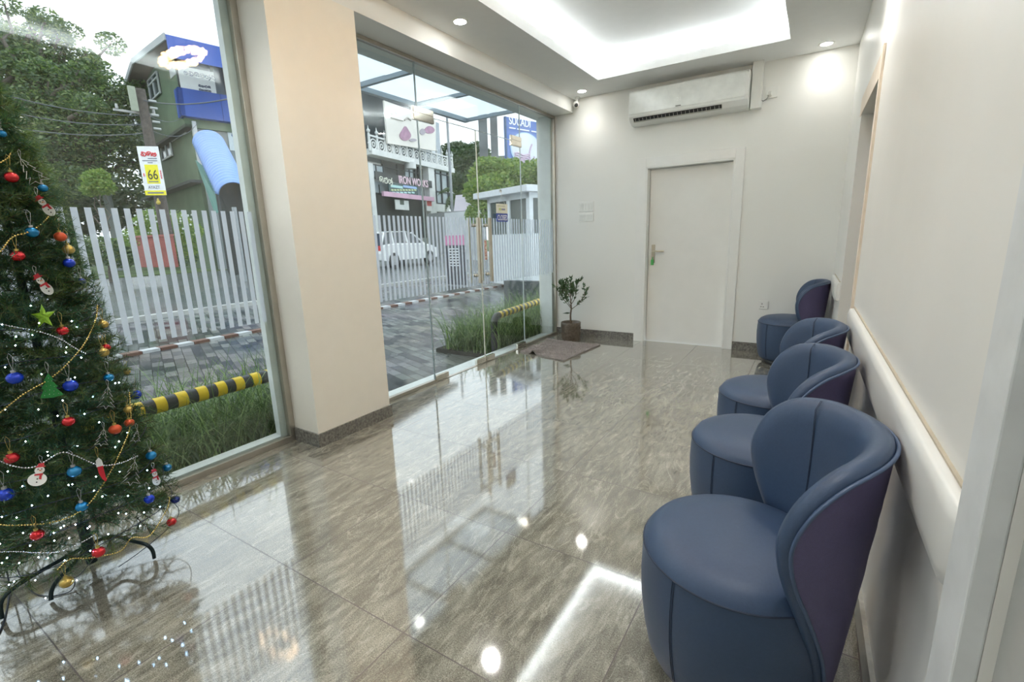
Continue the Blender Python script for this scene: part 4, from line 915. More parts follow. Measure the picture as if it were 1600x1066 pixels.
# upper front glazing
m=MB(); gbox(m,.05,LW,-.06,-.0,Zm1,Zf1); m.build('front_glazing',mat('grey_blue_glazing',(.17,.20,.235),.2,noise_amt=.1,nscale=.6),t)
m=MB()
for u in (330,349,362,377): s=fz(u,115)[0]; gbox(m,s-.05,s+.05,-.12,0,Zm1,Zf1)
gbox(m,-.02,.08,-.1,.0,Zm1,Zf1); m.build('glazing_bars',mat('dark_bar',(.03,.045,.055),.5),t)
m=MB(); gbox(m,-.03,0,.05,.9,Zm1+.6,Zf1-.1); m.build('corner_pane',mat('pale_shutter',(.55,.58,.60),.5),t)
# windows of side wall
def win(u0,v0,u1,v1,off,n=2):
    b0,za=sd_(u1,v0,off); b1,zb=sd_(u0,v1,off); b0,b1=sorted((b0,b1)); z0,z1=sorted((za,zb))
    if z1-z0<.7: z1=z0+.9
    m=MB(); m.obox(zero-aG*(off+.05)+bG*b0+Zv*z0,aG*.06,bG*(b1-b0),Zv*(z1-z0)); f=m.build('window_glass',mat('dark_house_glass',(.06,.08,.085),.15),t)
    m=MB()
    for k in range(n+1): x=b0+(b1-b0)*k/n; m.obox(zero-aG*(off+.1)+bG*(x-.04)+Zv*z0,aG*.06,bG*.08,Zv*(z1-z0))
    for z in (z0,z1-.04,z0+(z1-z0)*.72): m.obox(zero-aG*(off+.1)+bG*b0+Zv*z,aG*.06,bG*(b1-b0),Zv*.07)
    m.build('window_frame',mat('pale_window_frame',(.50,.53,.53),.5),f)
win(239,128,250,160,0,2); win(205,172,214,206,0,2)
win(271,196,291,222,-ins,3); win(257,222,268,252,-ins,2); win(222,254,231,277,-ins,2)
m=MB(); gbox(m,ins-.45,ins,.2,bEnd,sd_(292,285,-ins+.3)[1]-.12,sd_(292,285,-ins+.3)[1]); gbox(m,-.0,ins+.01,0.,bEnd,zl,zl+.12); m.build('floor_ledge',mat('dark_concrete_ledge',(.075,.08,.08),.8),t)
# ground level front: recessed grey wall, blue strip
m=MB(); gbox(m,ins+.1,LW,.18,.35,zg,zl); m.build('front_recess_wall',SHADEG,t)
m=MB(); s=fz(303,215)[0]; s2=fz(309,215)[0]; gbox(m,s,s2,-.1,.1,fz(308,258)[1],fz(303,190)[1]); m.build('white_door_strip',mat('pale_door_strip',(.58,.60,.62),.5),t)
m=MB(); s=fz(372,290)[0]; gbox(m,s,LW,.05,.15,fz(375,296)[1],fz(375,270)[1]); m.build('blue_railing_panel',BLU,t)
# banners on it
t2=thing('hanging_banner','white banner with dark round lettering on the upper blue-banded house front','banner',zero+aG*1.5-bG*.25+Zv*Zm1)
s0,z0=fz(283,140,.25); s1,z1=fz(333,112,.25); zlo=fz(309,144,.25)[1]; zhi=fz(306,108,.25)[1]
m=MB(); gbox(m,s0,s1,-.28,-.25,zlo,zhi); m.build('cloth',mat('white_banner_cloth',(.80,.82,.80),.6,noise_amt=.05,nscale=1),t2)
INK=mat('navy_ink',(.05,.07,.14),.6)
hh=(zhi-zlo); org=zero+aG*(s0+.18)-bG*.29+Zv*(zlo+hh*.66)
strokes([G_PA,G_HA,G_KA,G_MA,G_LA,G_HA],'round_lettering',INK,t2,org,aG,Zv,hh*.19,.02,.15)
strokes([G_HA,G_PA,G_MA,G_KA],'round_lettering',INK,t2,zero+aG*(s0+(s1-s0)*.5)-bG*.29+Zv*(zlo+hh*.24),aG,Zv,hh*.11,.014,.2)
strokes([G_MA,G_PA,G_LA,G_MA,G_HA],'round_lettering',INK,t2,zero+aG*(s0+(s1-s0)*.5)-bG*.29+Zv*(zlo+hh*.08),aG,Zv,hh*.09,.012,.15)
t2=thing('wall_notice','pale blue and white notice on the grey wall under the blue fascia','notice',zero+aG*4+Zv*4)
s0=fz(358,222,-.1)[0]; s1=fz(394,222,-.1)[0]; zlo=fz(374,236,-.1)[1]; zhi=fz(374,206,-.1)[1]
m=MB(); gbox(m,s0,s1,.12,.16,zlo,zhi); m.build('board',mat('pale_notice_board',(.66,.74,.78),.6),t2)
hh=zhi-zlo; strokes([G_HA,G_MA,G_PA,G_KA],'round_lettering',mat('blue_ink',(.08,.18,.35),.6),t2,zero+aG*(s0+.15)+bG*.11+Zv*(zlo+hh*.72),aG,Zv,hh*.17,.02,.15)
strokes([G_PA,G_KA,G_HA,G_LA],'round_lettering',MATS['blue_ink'],t2,zero+aG*(s0+.3)+bG*.11+Zv*(zlo+hh*.48),aG,Zv,hh*.14,.015,.15)
m=MB()
for k,x in enumerate((.35,.85,1.3)): m.sph(zero+aG*(s0+x)+bG*.10+Zv*(zlo+hh*.17),.13,8,0,(1,.1,.6))
m.build('printed_pictures',mat('green_grey_print',(.2,.24,.2),.6),t2)
# barrel canopy over the stair
t2=thing('stair_canopy','ribbed light blue barrel canopy sloping down over the green house stair','canopy',at(366,330,16.5))
top=at(327,226,19.3); bot=at(366,306,16.3); ax=(bot-top).normalized(); sdv=ax.cross(Zv).normalized(); upv=sdv.cross(ax).normalized()
if upv.z<0: upv=-upv
m=MB(); R_=.47; NS=200; NA=14; Lc=(bot-top).length; vs=[]
for i in range(NS+1):
    s=i/NS; c=top.lerp(bot,s); r=R_*(1.12-.10*s)+.04*math.sin(s*2*PI*22)
    for k in range(NA+1): q=PI*k/NA; vs.append(c+sdv*r*math.cos(q)+upv*r*math.sin(q)*1.0)
m.add(vs,[(i*(NA+1)+k,i*(NA+1)+k+1,(i+1)*(NA+1)+k+1,(i+1)*(NA+1)+k) for i in range(NS) for k in range(NA)],0,True)
o=m.build('ribbed_sheet',mat('light_blue_sheet',(.25,.40,.78),.4,noise_amt=.05,nscale=2),t2,fix=False)
sm=o.modifiers.new('sheet_thickness','SOLIDIFY'); sm.thickness=.03
m=MB()
for sg in (-1,1): m.tube([top+sdv*sg*R_*1.12,bot+sdv*sg*R_*1.02],.03,6)
for sg in (-1,1): 
    q=bot+sdv*sg*R_; m.cyl(q,V((q.x,q.y,.2)),.03,n=6)
m.build('steel_frame',mat('dark_bar',(.03,.045,.055),.5),t2)
m=MB(); L_=top+sdv*0; lo=[at(306,250,18.9),at(320,262,18.6),at(350,328,16.6),at(337,334,16.8)]; m.prism(lo,V((-.1,.02,0))); m.build('stair_side_wall',mat('teal_wall',(.10,.25,.22),.6,noise_amt=.1,nscale=1),t2)
m=MB(); n=12; pl=[bot-ax*.6+sdv*R_*.97*math.cos(PI*k/n)+upv*R_*.97*math.sin(PI*k/n) for k in range(n+1)]; q0,q1=pl[0],pl[-1]
pl+= [V((q1.x,q1.y,.3)),V((q0.x,q0.y,.3))]; m.prism(pl,-ax*.4); m.build('stair_opening',DARKR,t2)  # solid dark fill, shade under the canopy put into its colour
# ---- utility pole, banner, wires
t=thing('utility_pole','dark weathered utility pole with insulators in front of the green house','utility pole',at(262,372,12.4))
pb=at(263,380,12.4); pt=at(237,147,12.0); m=MB(); hgt=pt.z-pb.z; m.tube([pb,V((pb.x,pb.y,pt.z))],[.15,.10],12); m.build('post',mat('weathered_timber',(.10,.085,.075),.85,noise_amt=.35,nscale=14),t)
ptop=V((pb.x,pb.y,pt.z))
m=MB(); za=ptop.z-.55; hd=hdir(1400,350)
m.obox(V((pb.x,pb.y,za))-hd*.55-V((.15,0,0)),hd*.9,V((-.05,0,0)),Zv*.05)
for x in (-.5,-.12,.25): 
    q=V((pb.x,pb.y,za+.05))+hd*x-V((.12,0,0)); m.cyl(q,q+Zv*.10,.03,n=8)
for k in range(5): q=V((pb.x,pb.y,ptop.z-.25-.16*k))+hd*.1+V((.08,0,0)); m.cyl(q,q+hd*.16,.028,n=8)
m.build('crossarm',mat('pale_insulator',(.42,.43,.42),.4),t)
m=MB(); m.obox(ptop-hd*.30-Zv*.55+V((.1,0,0)),hd*.14,V((.05,0,0)),Zv*.55); m.build('transformer_plate',mat('lichen_grey',(.33,.36,.28),.7),t)
t=thing('sale_banner','white and yellow vertical banner showing 66 on the utility pole','banner',at(250,300,11.9))
bw=at(268,262,11.85)-at(240,262,11.85); bw.z=0; W_=(at(262,232,11.85)-at(233,232,11.85)).length; bx=hdir(1400,350)
cB=at(250,266,11.85); ztop=at(245,230,11.85).z; zbot=at(256,304,11.85).z; nb=V((bx.y,-bx.x,0)); nb=nb if nb.dot(CAM-cB)>0 else -nb
# plane faces the viewer more squarely
bx=(RT-Zv*RT.dot(Zv)).normalized(); bx=(bx*math.cos(.25)+V((-bx.y,bx.x,0))*math.sin(.25)).normalized(); nb=V((bx.y,-bx.x,0)); nb=nb if nb.dot(CAM-cB)>0 else -nb
ob=V((pb.x,pb.y,zbot))+nb*.18-bx*W_*.5; Hb=ztop-zbot
MB().obox(ob,bx*W_,nb*.01,Zv*Hb).build('cloth',mat('white_vinyl',(.82,.83,.84),.5),t)
m=MB().obox(ob+nb*.011+bx*W_*.2+Zv*Hb*.24,bx*W_*.62,nb*.002,Zv*Hb*.39).obox(ob+nb*.011+Zv*0.0,bx*W_,nb*.002,Zv*Hb*.10); m.build('yellow_panels',mat('bright_yellow',(.88,.78,.02),.5),t)
text('66','number',mat('black_ink',(.02,.02,.02),.5),t,ob+nb*.016+bx*W_*.27+Zv*Hb*.33,bx,Zv,Hb*.28,.002,width=W_*.46)
text('AYAZT','lettering',mat('grey_ink',(.15,.17,.22),.5),t,ob+nb*.016+bx*W_*.2+Zv*Hb*.135,bx,Zv,Hb*.09,.002,width=W_*.55)
strokes([G_HA,G_KA,G_PA],'red_round_lettering',mat('red_banner_ink',(.72,.03,.05),.5),t,ob+nb*.018+bx*W_*.14+Zv*Hb*.80,bx,Zv,W_*.24,.012,.04)
m=MB()
for z,x0,x1 in ((.745,.42,.85),(.70,.15,.85),(.66,.38,.62)): m.obox(ob+nb*.011+bx*W_*x0+Zv*Hb*z,bx*W_*(x1-x0),nb*.002,Zv*Hb*.018)
m.obox(ob+nb*.013+bx*W_*.12+Zv*Hb*.035,bx*W_*.76,nb*.003,Zv*Hb*.03)
m.obox(ob+nb*.013+bx*W_*.27+Zv*Hb*.27,bx*W_*.46,nb*.003,Zv*Hb*.022); m.build('small_writing',MATS['grey_ink'],t)
m=MB()
for k in range(4): m.sph(ob+nb*.014+bx*W_*(.90)+Zv*Hb*(.36+.045*k),.028,8,0,(1,.2,1))
m.sph(ob+nb*.014+bx*W_*.1+Zv*Hb*.42,.035,8,0,(1,.2,1.3)); m.build('red_flames',MATS['red_banner_ink'],t)
m=MB(); c=ob+bx*W_*.55-Zv*.18+nb*.02; m.sph(c,.09,8,0,(1.4,.3,.6)); m.sph(c+Zv*.05,.06,8,0,(.8,.3,1)); o=m.build('yellow_plaque',mat('dull_yellow',(.5,.38,.05),.6)); tag(o,'small dull yellow plaque on the pole below the banner','plaque')
# wires
def wire(a,b,sag,lb,r=.012):
    pts=[a.lerp(b,i/14)-Zv*sag*4*(i/14)*(1-i/14) for i in range(15)]; o=MB().tube(pts,r,5).build('overhead_wire',mat('grey_wire',(.10,.11,.12),.6)); tag(o,lb,'wire','overhead wires')
pp=ptop-Zv*.1
wire(pp-Zv*.15,at(400,143,9),.15,'overhead wire running right from the pole past the blue fascia',.014)
wire(pp-Zv*.5,at(-80,120,10),.2,'upper overhead wire crossing the big tree to the left')
wire(pp-Zv*.7,at(-80,150,10),.2,'middle overhead wire crossing the big tree to the left')
wire(pp-Zv*.9,at(-80,178,10),.2,'lower overhead wire crossing the big tree to the left')
wire(pp-Zv*.45,at(285,182,19.5),.2,'thin service wire from the pole to the house corner, upper one',.009)
wire(pp-Zv*.8,at(310,190,19.5),.35,'thin service wire from the pole to the house corner, lower one',.009)
b0=at(181,372,24); t=MB().cyl(V((b0.x,b0.y,.2)),V((b0.x,b0.y,at(173,300,24).z)),.2,.17,10).build('gate_post',mat('pale_grey_post',(.34,.36,.37),.7)); tag(t,'pale grey concrete post left of the green house','post')
# hedge, planter, kerb blocks
def bushy(nm,lb,cat,blobs,n,size,seed,mats): o=leaves(blobs,n,size,seed,mats,.9).build(nm,mats,fix=False); tag(o,lb,cat); return o
bushy('flowering_bush','light green flowering bush beside the road behind the window stripes','bush',[B(225,355,13,.35),B(245,345,13,.4),B(275,350,13,.4),B(295,362,13,.35),B(260,372,13,.45),B(235,375,13,.4),B(208,372,13.5,.3),B(290,385,13,.35)],5500,.09,31,LF2)
m=MB(); rnd=random.Random(9)
for k in range(60):
    p=at(rnd.uniform(215,305),rnd.uniform(335,365),12.8)+V((rnd.uniform(-.2,.3),rnd.uniform(-.2,.2),0)); m.sph(p,.028,6)
o=m.build('blossom',mat('white_blossom',(.8,.82,.8),.6)); tag(o,'tiny white blossoms dotted over the roadside bush','blossom',kind='stuff')
bushy('hedge','low dark green hedge and shrubs along the far side of the road at left','hedge',[B(u,390+(u%7),16,.55) for u in range(60,290,16)],9000,.13,32,LF1)
a=at(232,418,12.6); b=at(280,418,12.2); d=b-a; d.z=0; ht=at(255,370,12.4).z-a.z
t=thing('brick_planter','dark red planter box under the flowering bush','planter',a); m=MB(); m.obox(a,d,V((-.6,.05,0)),Zv*ht); m.build('box',mat('dull_red_paint',(.28,.075,.06),.7,noise_amt=.2,nscale=4),t,bevel=.01); m=MB(); m.obox(a-V((-.03,.03,0))+Zv*ht,d*1.04,V((-.66,.05,0)),Zv*.05); m.build('rim',mat('red_rim',(.33,.10,.08),.6),t)
b0=at(377,400,15); t=MB().cyl(V((b0.x,b0.y,.1)),V((b0.x,b0.y,at(371,325,15).z)),.07,.07,8).build('street_pole',MATS['grey_pole']); tag(t,'short grey post in front of the green house stair','post')
# brown and white kerb blocks on the paving
k0=V((-5.2,-5.2,0)); 
KB=[mat('brown_kerb_block',(.20,.11,.08),.5),mat('white_kerb_block',(.62,.63,.64),.4)]
m=MB()
for i in range(60):
    y=-6.5+i*.22; m.box((-4.9,y,gz(-4.9)-.05),(-4.75,y+.21,gz(-4.9)+.035),i%2)
o=m.build('kerb_line',KB); o['kind']='structure'
# ---- striped barriers and grass beds
YB=[mat('barrier_black',(.035,.037,.042),.35),mat('barrier_yellow',(.85,.58,.015),.35)]
def barrier(a,b,n,r,lb,ends):
    t=thing('parking_barrier',lb,'barrier',(a.x,a.y,-.15),0,None); d=(b-a)
    for mi,nm in ((0,'dark_tube'),(1,'yellow_bands')):
        m=MB()
        if mi==0: m.tube([a,b],r,20)
        else:
            for k in range(n):
                p=a+d*((k+.25)/n); q=a+d*((k+.75)/n); m.tube([p,q],r+.002,20)
        m.build(nm,YB[mi],t)
    u=d.normalized(); m=MB()
    for e,p in ends:
        s=-1 if e else 1; c=p
        pts=[c]+[c+u*s*-.1*math.sin(q)+Zv*(-.1+.1*math.cos(q)) for q in [PI/2*i/6 for i in range(1,7)]]; last=pts[-1]; pts.append(V((last.x,last.y,-.16))); m.tube(pts,r,16)
    m.build('bent_leg',YB[0],t)
a1=V((-.37,-7.0,.40)); b1=V((-.345,-3.42,.40)); barrier(a1,b1,30,.047,'yellow and black striped tube barrier in the grass outside the left window',[(1,b1),(0,a1)])
a2=V((-.315,-.98,.385)); b2_=V((-.55,1.2,.385)); barrier(a2,b2_,18,.045,'short yellow and black striped barrier in the grass by the glass doors',[(0,a2),(1,b2_)])
def grass(nm,x0,x1,y0,y1,n,seed,h,lb):
    rnd=random.Random(seed); m=MB(); vs=m.v; fs=m.f
    for _ in range(n):
        p=V((rnd.uniform(x0,x1),rnd.uniform(y0,y1),-.12)); a=rnd.uniform(0,2*PI); d=V((math.cos(a),math.sin(a),0)); L=h*rnd.uniform(.6,1.25); w_=rnd.uniform(.003,.006); s=V((-d.y,d.x,0)); th=rnd.uniform(1.1,1.5); bend=rnd.uniform(.5,2.2); K=6; i0=len(vs); q=p.copy(); ok=1
        for i in range(K+1):
            ww=w_*(1-i/K)**.6+.0005; vs.append(tuple(q-s*ww)); vs.append(tuple(q+s*ww)); q=q+(d*math.cos(th)+Zv*math.sin(th))*L/K; th-=bend/K
            if q.x>-.205: q.x=-.205-.02*rnd.random()
        mi=rnd.choice((0,0,1)); 
        for i in range(K): fs.append((i0+2*i,i0+2*i+1,i0+2*i+3,i0+2*i+2)); m.m.append(mi); m.sm.append(False)
    o=m.build(nm,[leafm('grass_blade_'+nm,(.09,.16,.05)),leafm('pale_grass_blade_'+nm,(.30,.40,.19))],fix=False); tag(o,lb,'grass',kind='stuff')
grass('ornamental_grass',-1.0,-.20,-7.3,-3.45,4600,41,.66,'long arching grass growing along the outside of the left window')
grass('ornamental_grass',-1.15,-.22,-1.12,1.5,4300,42,.62,'dense tufts of long grass outside the right end of the glass front')
struct('planting_bed',MB().box((-1.1,-7.4,-.2),(-.16,-3.15,-.10)).box((-1.25,-1.12,-.2),(-.16,1.9,-.10)),mat('dark_soil',(.03,.028,.022),.9,noise_amt=.4,nscale=20))
struct('wall_planter',MB().box((-1.9,1.6,-.2),(-.3,1.75,.55)),mat('dark_grey_low_wall',(.10,.11,.115),.6))
# ================================================================ CHRISTMAS TREE
TX,TY=.50,-5.32
def TR(z): return max(.012,(.345-.132*(z-.2)) if z<1.75 else (.1404-.35*(z-1.75)))
def tp(u,v,out=0.0):
    """nearest point of the tree's surface along a line of sight"""
    d=ray(u,v).normalized(); best=None; prev=None
    for i in range(400):
        p=CAM+d*(1.3+i*.005); q=math.hypot(p.x-TX,p.y-TY)-(TR(p.z)-.015+out)
        if q<=0: return p
        if best is None or q<best[0]: best=(q,p)
    return best[1]
NG=[leafm('deep_green_needle',(.035,.095,.055)),leafm('olive_needle',(.11,.16,.055))]
WOODB=mat('brown_wire_twig',(.10,.07,.04),.8)
t=thing('christmas_tree','decorated green artificial Christmas tree standing by the left window','tree',(TX,TY,0))
rnd=random.Random(77); fm=MB(); tw=MB(); vs=fm.v; fs=fm.f
def needles(p,d,L,n,nl,mi):
    d=d.normalized(); a=d.orthogonal().normalized(); b=d.cross(a)
    for i in range(n):
        s=(i+rnd.random())/n; th=rnd.uniform(0,2*PI); o=a*math.cos(th)+b*math.sin(th); q=p+d*(L*s)
        e=(d*rnd.uniform(.5,1.1)+o).normalized()*nl*rnd.choice((.8,1,1,1.15,1.45)); w_=e.cross(V((rnd.uniform(-1,1),rnd.uniform(-1,1),rnd.uniform(-1,1)))).normalized()*.0013
        k=len(vs); vs.extend([tuple(q-w_),tuple(q+w_),tuple(q+e)]); fs.append((k,k+1,k+2)); fm.m.append(mi if rnd.random()<.8 else 1-mi); fm.sm.append(False)
z=.205; ga=0
while z<2.08:
    R=TR(z); cnt=max(5,int(R*88*(.5 if z<.36 else 1)))
    for k in range(cnt):
        ga+=2.39996; a=ga+rnd.uniform(-.2,.2); zz=z+rnd.uniform(-.03,.03); o=V((math.cos(a),math.sin(a),0)); RR=R*rnd.uniform(.86,1.05)
        up=rnd.uniform(-.05,.45) if zz>.4 else rnd.uniform(-.45,.15)
        tip=V((TX,TY,zz))+o*RR+Zv*up*.05; d=(o+Zv*up+V((-o.y,o.x,0))*rnd.uniform(-.5,.5)).normalized(); L=min(.15,RR*.75); p=tip-d*L; mi=0 if rnd.random()<.72 else 1
        tw.tube([p,tip-d*.01],.0016,4,cap=False); needles(p,d,L,80,.036,mi)
        for sg in (-1,1):
            sdv=(d+V((-o.y,o.x,0))*sg*.9+Zv*rnd.uniform(-.3,.5)).normalized(); q=p+d*L*rnd.uniform(.2,.5); needles(q,sdv,L*.62,46,.032,mi); tw.tube([q,q+sdv*L*.6],.0012,4,cap=False)
    # inner filling branches
    for k in range(int(cnt*.5)):
        a=rnd.uniform(0,2*PI); o=V((math.cos(a),math.sin(a),0)); needles(V((TX,TY,z))+o*R*.15,(o+Zv*rnd.uniform(-.2,.3)),R*.6,60,.035,0)
    z+=.052 if z<1.2 else .045
fm.build('foliage',NG,t,fix=False); tw.build('twigs',WOODB,t,fix=False)
MB().tube([(TX,TY,.10),(TX,TY,2.05)],.013,10).build('trunk',DARKM,t)
HUB=V((TX,TY,.13))
MB().cyl((TX,TY,.05),(TX,TY,.24),.02,n=14).build('stand_hub',DARKM,t)
F=lambda u,v,h: hit(u,v,V((0,0,h)),Zv)
lgA=[HUB,F(175,838,.115),F(208,846,.105),F(228,851,.085),F(238,860,.05),F(241,872,.008)]
lgB=[HUB,F(118,878,.10),F(98,898,.088),F(86,912,.065),F(80,926,.035),F(80,938,.008)]
def smooth(pts,k=4):
    o=[];n=len(pts)
    for i in range(n-1):
        p0=pts[max(i-1,0)];p1=pts[i];p2=pts[i+1];p3=pts[min(i+2,n-1)]
        for j in range(k):
            s=j/k; o.append(.5*((2*p1)+(-p0+p2)*s+(2*p0-5*p1+4*p2-p3)*s*s+(-p0+3*p1-3*p2+p3)*s**3))
    o.append(pts[-1]); return o
for L in (lgA,lgB,[HUB,HUB+V((-.16,.03,-.02)),HUB+V((-.22,.04,-.06)),HUB+V((-.235,.042,-.125))],[HUB,HUB+V((.02,-.19,-.02)),HUB+V((.03,-.27,-.05)),HUB+V((.032,-.285,-.122))]):
    MB().tube(smooth(L),.0075,10).build('stand_leg',DARKM,t)
# ornament materials
OM={'red':mat('red_bauble_shell',(.62,.012,.02),.18,.55,coat=.6),'blue':mat('royal_blue_bauble',(.01,.05,.55),.25,.45,coat=.4),'teal':mat('teal_blue_bauble',(.005,.22,.50),.2,.5,coat=.6),'gold':mat('matt_gold_bauble',(.55,.40,.12),.35,.75),'orange':mat('orange_red_bauble',(.62,.09,.03),.35,.3),'navy':mat('navy_bauble',(.01,.03,.22),.25,.5,coat=.5)}
GOLD=mat('gold_thread',(.62,.48,.14),.35,.6); SILV=mat('silver_thread',(.60,.60,.58),.35,.6)
def loop(m,p,h,w=.012):
    s=RT; m.tube([p,p+s*w*.6+Zv*h*.4,p+s*w+Zv*h*.8,p+Zv*h,p-s*w*.6+Zv*h*.75,p-s*w*.4+Zv*h*.35,p],.0007,4)
seen={}
def ball(u,v,r,col,lb):
    c=tp(u,v,.0); dep=(c-CAM).dot(FW); R=r*dep/F_PX
    o=thing('bauble',lb,'bauble',c,0,'small round baubles on the tree'); o.location=c
    MB().sph(c,R,20,0,(1,1,.9)).build('shell',OM[col],o)
    m=MB().cyl(c+Zv*R*.84,c+Zv*R*1.2,R*.3,n=10); loop(m,c+Zv*R*1.2,R*2.6,R*.5); m.build('cap_and_thread',GOLD if col in('red','gold','orange') else SILV,o)
BALLS=[(18,277,9,'red','topmost red bauble on the tree, glossy, at the left picture edge'),(3,209,6,'teal','highest turquoise bauble, small, cut by the left edge of view'),(67,294,6.5,'teal','turquoise bauble hanging right above the highest snowman ornament'),
(50,363,9,'teal','turquoise bauble touching the uppermost gold bead garland'),(28,400,9,'red','red bauble just under the uppermost gold bead garland'),(94,370,8,'orange','reddish gold bauble half hidden in needles at the upper right edge'),(107,390,8,'gold','gold bauble over the blue one at the upper right edge of the tree'),(108,411,8,'blue','royal blue bauble directly under a gold one at the upper right edge'),
(127,440,6,'navy','small dark blue bauble right of the middle snowman ornament'),(98,517,8,'red','red bauble right beside the lime green star'),(161,507,7,'gold','gold bauble at the upper end of the long diagonal gold garland'),(161,551,8,'gold','gold bauble in front of a red one at the right edge of the tree'),(166,543,6,'red','red bauble peeping out behind a gold one at the right edge'),
(170,590,7,'teal','blue bauble over the silver wire tree at mid right'),(212,617,8,'blue','royal blue bauble out at the right edge above the striped barrier'),(198,581,5,'gold','small gold bauble low against the paving at the right edge'),(200,640,6,'gold','small gold bauble at the start of the right hanging gold garland'),(202,661,7,'orange','orange-red bauble mostly hidden behind the right gold garland'),(180,671,8.5,'orange','orange-red bauble left of the right hanging gold garland'),
(23,591,10.5,'blue','bright blue bauble left of the green felt tree'),(110,603,10,'blue','bright blue bauble touching the right of the green felt tree'),(107,659,8.5,'red','red bauble below the green felt tree'),(18,716,9.5,'red','red bauble above the silver garland at lower left'),(9,773,11,'blue','large blue bauble left below the white snowman'),
(116,737,9.5,'teal','turquoise bauble between the snowman disc and the red stocking'),(128,792,8.5,'teal','turquoise bauble on the low sweep of the gold garland'),(58,836,9,'red','red bauble hanging under the low sweep of gold beads'),(236,712,7.5,'teal','turquoise bauble over the small top-hat snowman at lower right'),(261,731,6.5,'teal','turquoise bauble farthest right near the window sill'),
(233,780,7.5,'blue','royal blue bauble under the small top-hat snowman'),(274,781,6.5,'navy','dark blue bauble at the extreme lower right branch tip'),(268,816,7,'red','red bauble hanging free over the floor at far lower right'),(154,863,9,'red','red bauble just over the black stand leg'),(104,910,9,'gold','lowest gold bauble hanging in front of the stand leg')]
for b in BALLS: ball(*b)
# garlands
def garland(px,lb,m1,r=.0036,out=.012,nm='bead_garland',drop=None):
    P=smooth([tp(u,v,out) for u,v in px],10); m=MB(); acc=0; prev=P[0]; m.tube(P,.0009,4); m.sph(P[0],r,6)
    for p in P[1:]:
        seg=(p-prev).length; acc+=seg
        while acc>r*2.35:
            acc-=r*2.35; q=p-(p-prev).normalized()*acc; m.sph(q,r,6)
        prev=p
    o=m.build(nm,m1,fix=False); tag(o,lb,'garland',None)
GB=mat('gold_beads',(.75,.58,.20),.2,.85); SB=mat('silver_beads',(.72,.74,.78),.18,.9)
garland([(-14,268),(0,255),(12,247),(17,238)],'short gold bead strand at the top left of the tree',GB)
garland([(-20,410),(0,394),(19,371),(41,364),(60,354),(77,337),(80,326)],'upper gold bead garland rising to the highest snowman ornament',GB)
garland([(152,478),(150,497),(141,520),(124,548),(84,588),(37,616),(0,645),(-20,655)],'long gold bead garland crossing diagonally behind the green felt tree',GB)
garland([(202,614),(204,661),(192,698),(164,752),(131,795),(84,816),(28,821),(0,820),(-20,818)],'gold bead garland hanging from the right edge and sweeping low to the left',GB)
garland([(265,778),(260,797),(234,837),(206,841),(187,862),(141,872),(110,874),(89,891)],'lowest gold bead garland dangling over the black stand',GB,.0032)
garland([(-20,500),(0,506),(23,511),(60,518),(94,530),(117,544),(135,553)],'silver bead garland behind the lime green star',SB,.0030)
garland([(-15,705),(0,720),(28,730),(56,729),(94,708),(117,712),(155,727),(188,724),(216,712)],'silver bead garland running past the white snowman and red stocking',SB)
garland([(-15,864),(19,862),(60,864),(94,862),(127,848),(150,835)],'lowest silver bead garland above the stand',SB,.0030)
# figures
def fpt(u,v,out=.02): return tp(u,v,out)
def star(u,v,r,lb):
    c=fpt(u,v); R=r*(c-CAM).dot(FW)/F_PX; n=(CAM-c).normalized(); x=RT; y=n.cross(x).normalized(); y=y if y.z>0 else -y
    pl=[c+(x*math.cos(a)+y*math.sin(a))*(R if k%2==0 else R*.42) for k in range(10) for a in [PI/2+.12+k*PI/5]]
    m=MB(); m.add(pl+[c+n*.010,c-n*.010],[(k,(k+1)%10,10) for k in range(10)]+[((k+1)%10,k,11) for k in range(10)]); o=m.build('star_body',mat('lime_glitter',(.28,.50,.03),.45,.2,noise_amt=.35,nscale=600),None)
    o.name='star_ornament'; tag(o,lb,'ornament')
star(68,495,20,'lime green glitter star ornament on the tree')
def felt(u,v,r,lb):
    c=fpt(u,v); S=r*(c-CAM).dot(FW)/F_PX; n=(CAM-c).normalized(); x=(RT*math.cos(.1)+UP*math.sin(.1)); y=n.cross(x).normalized(); y=y if y.z>0 else -y
    P=lambda a,b: c+x*a*S+y*b*S
    t=thing('felt_tree_ornament',lb,'ornament',c); pl=[(0,.9),(.38,.38),(.22,.36),(.62,-.12),(.42,-.14),(.98,-.72),(.2,-.86),(-.75,-.84),(-.42,-.2),(-.62,-.2),(-.25,.3),(-.42,.3)]
    MB().prism([P(a,b) for a,b in pl],n*.005).build('felt_body',mat('green_felt',(.02,.20,.04),.9,noise_amt=.15,nscale=300),t)
    m=MB()
    for a,b in ((0,.55),(-.05,.3),(.22,.32),(-.2,0),(.1,.02),(.35,-.1),(-.3,-.35),(0,-.3),(.3,-.4),(-.4,-.65),(-.05,-.6),(.25,-.62),(.6,-.6)): m.sph(P(a,b)+n*.006,.0012,6)
    m.build('sequins',SILV,t); m=MB(); loop(m,P(0,.9),.042,.008); m.build('hanging_loop',SILV,t)
felt(77,603,22,'green felt fir ornament with silver dots on the tree')
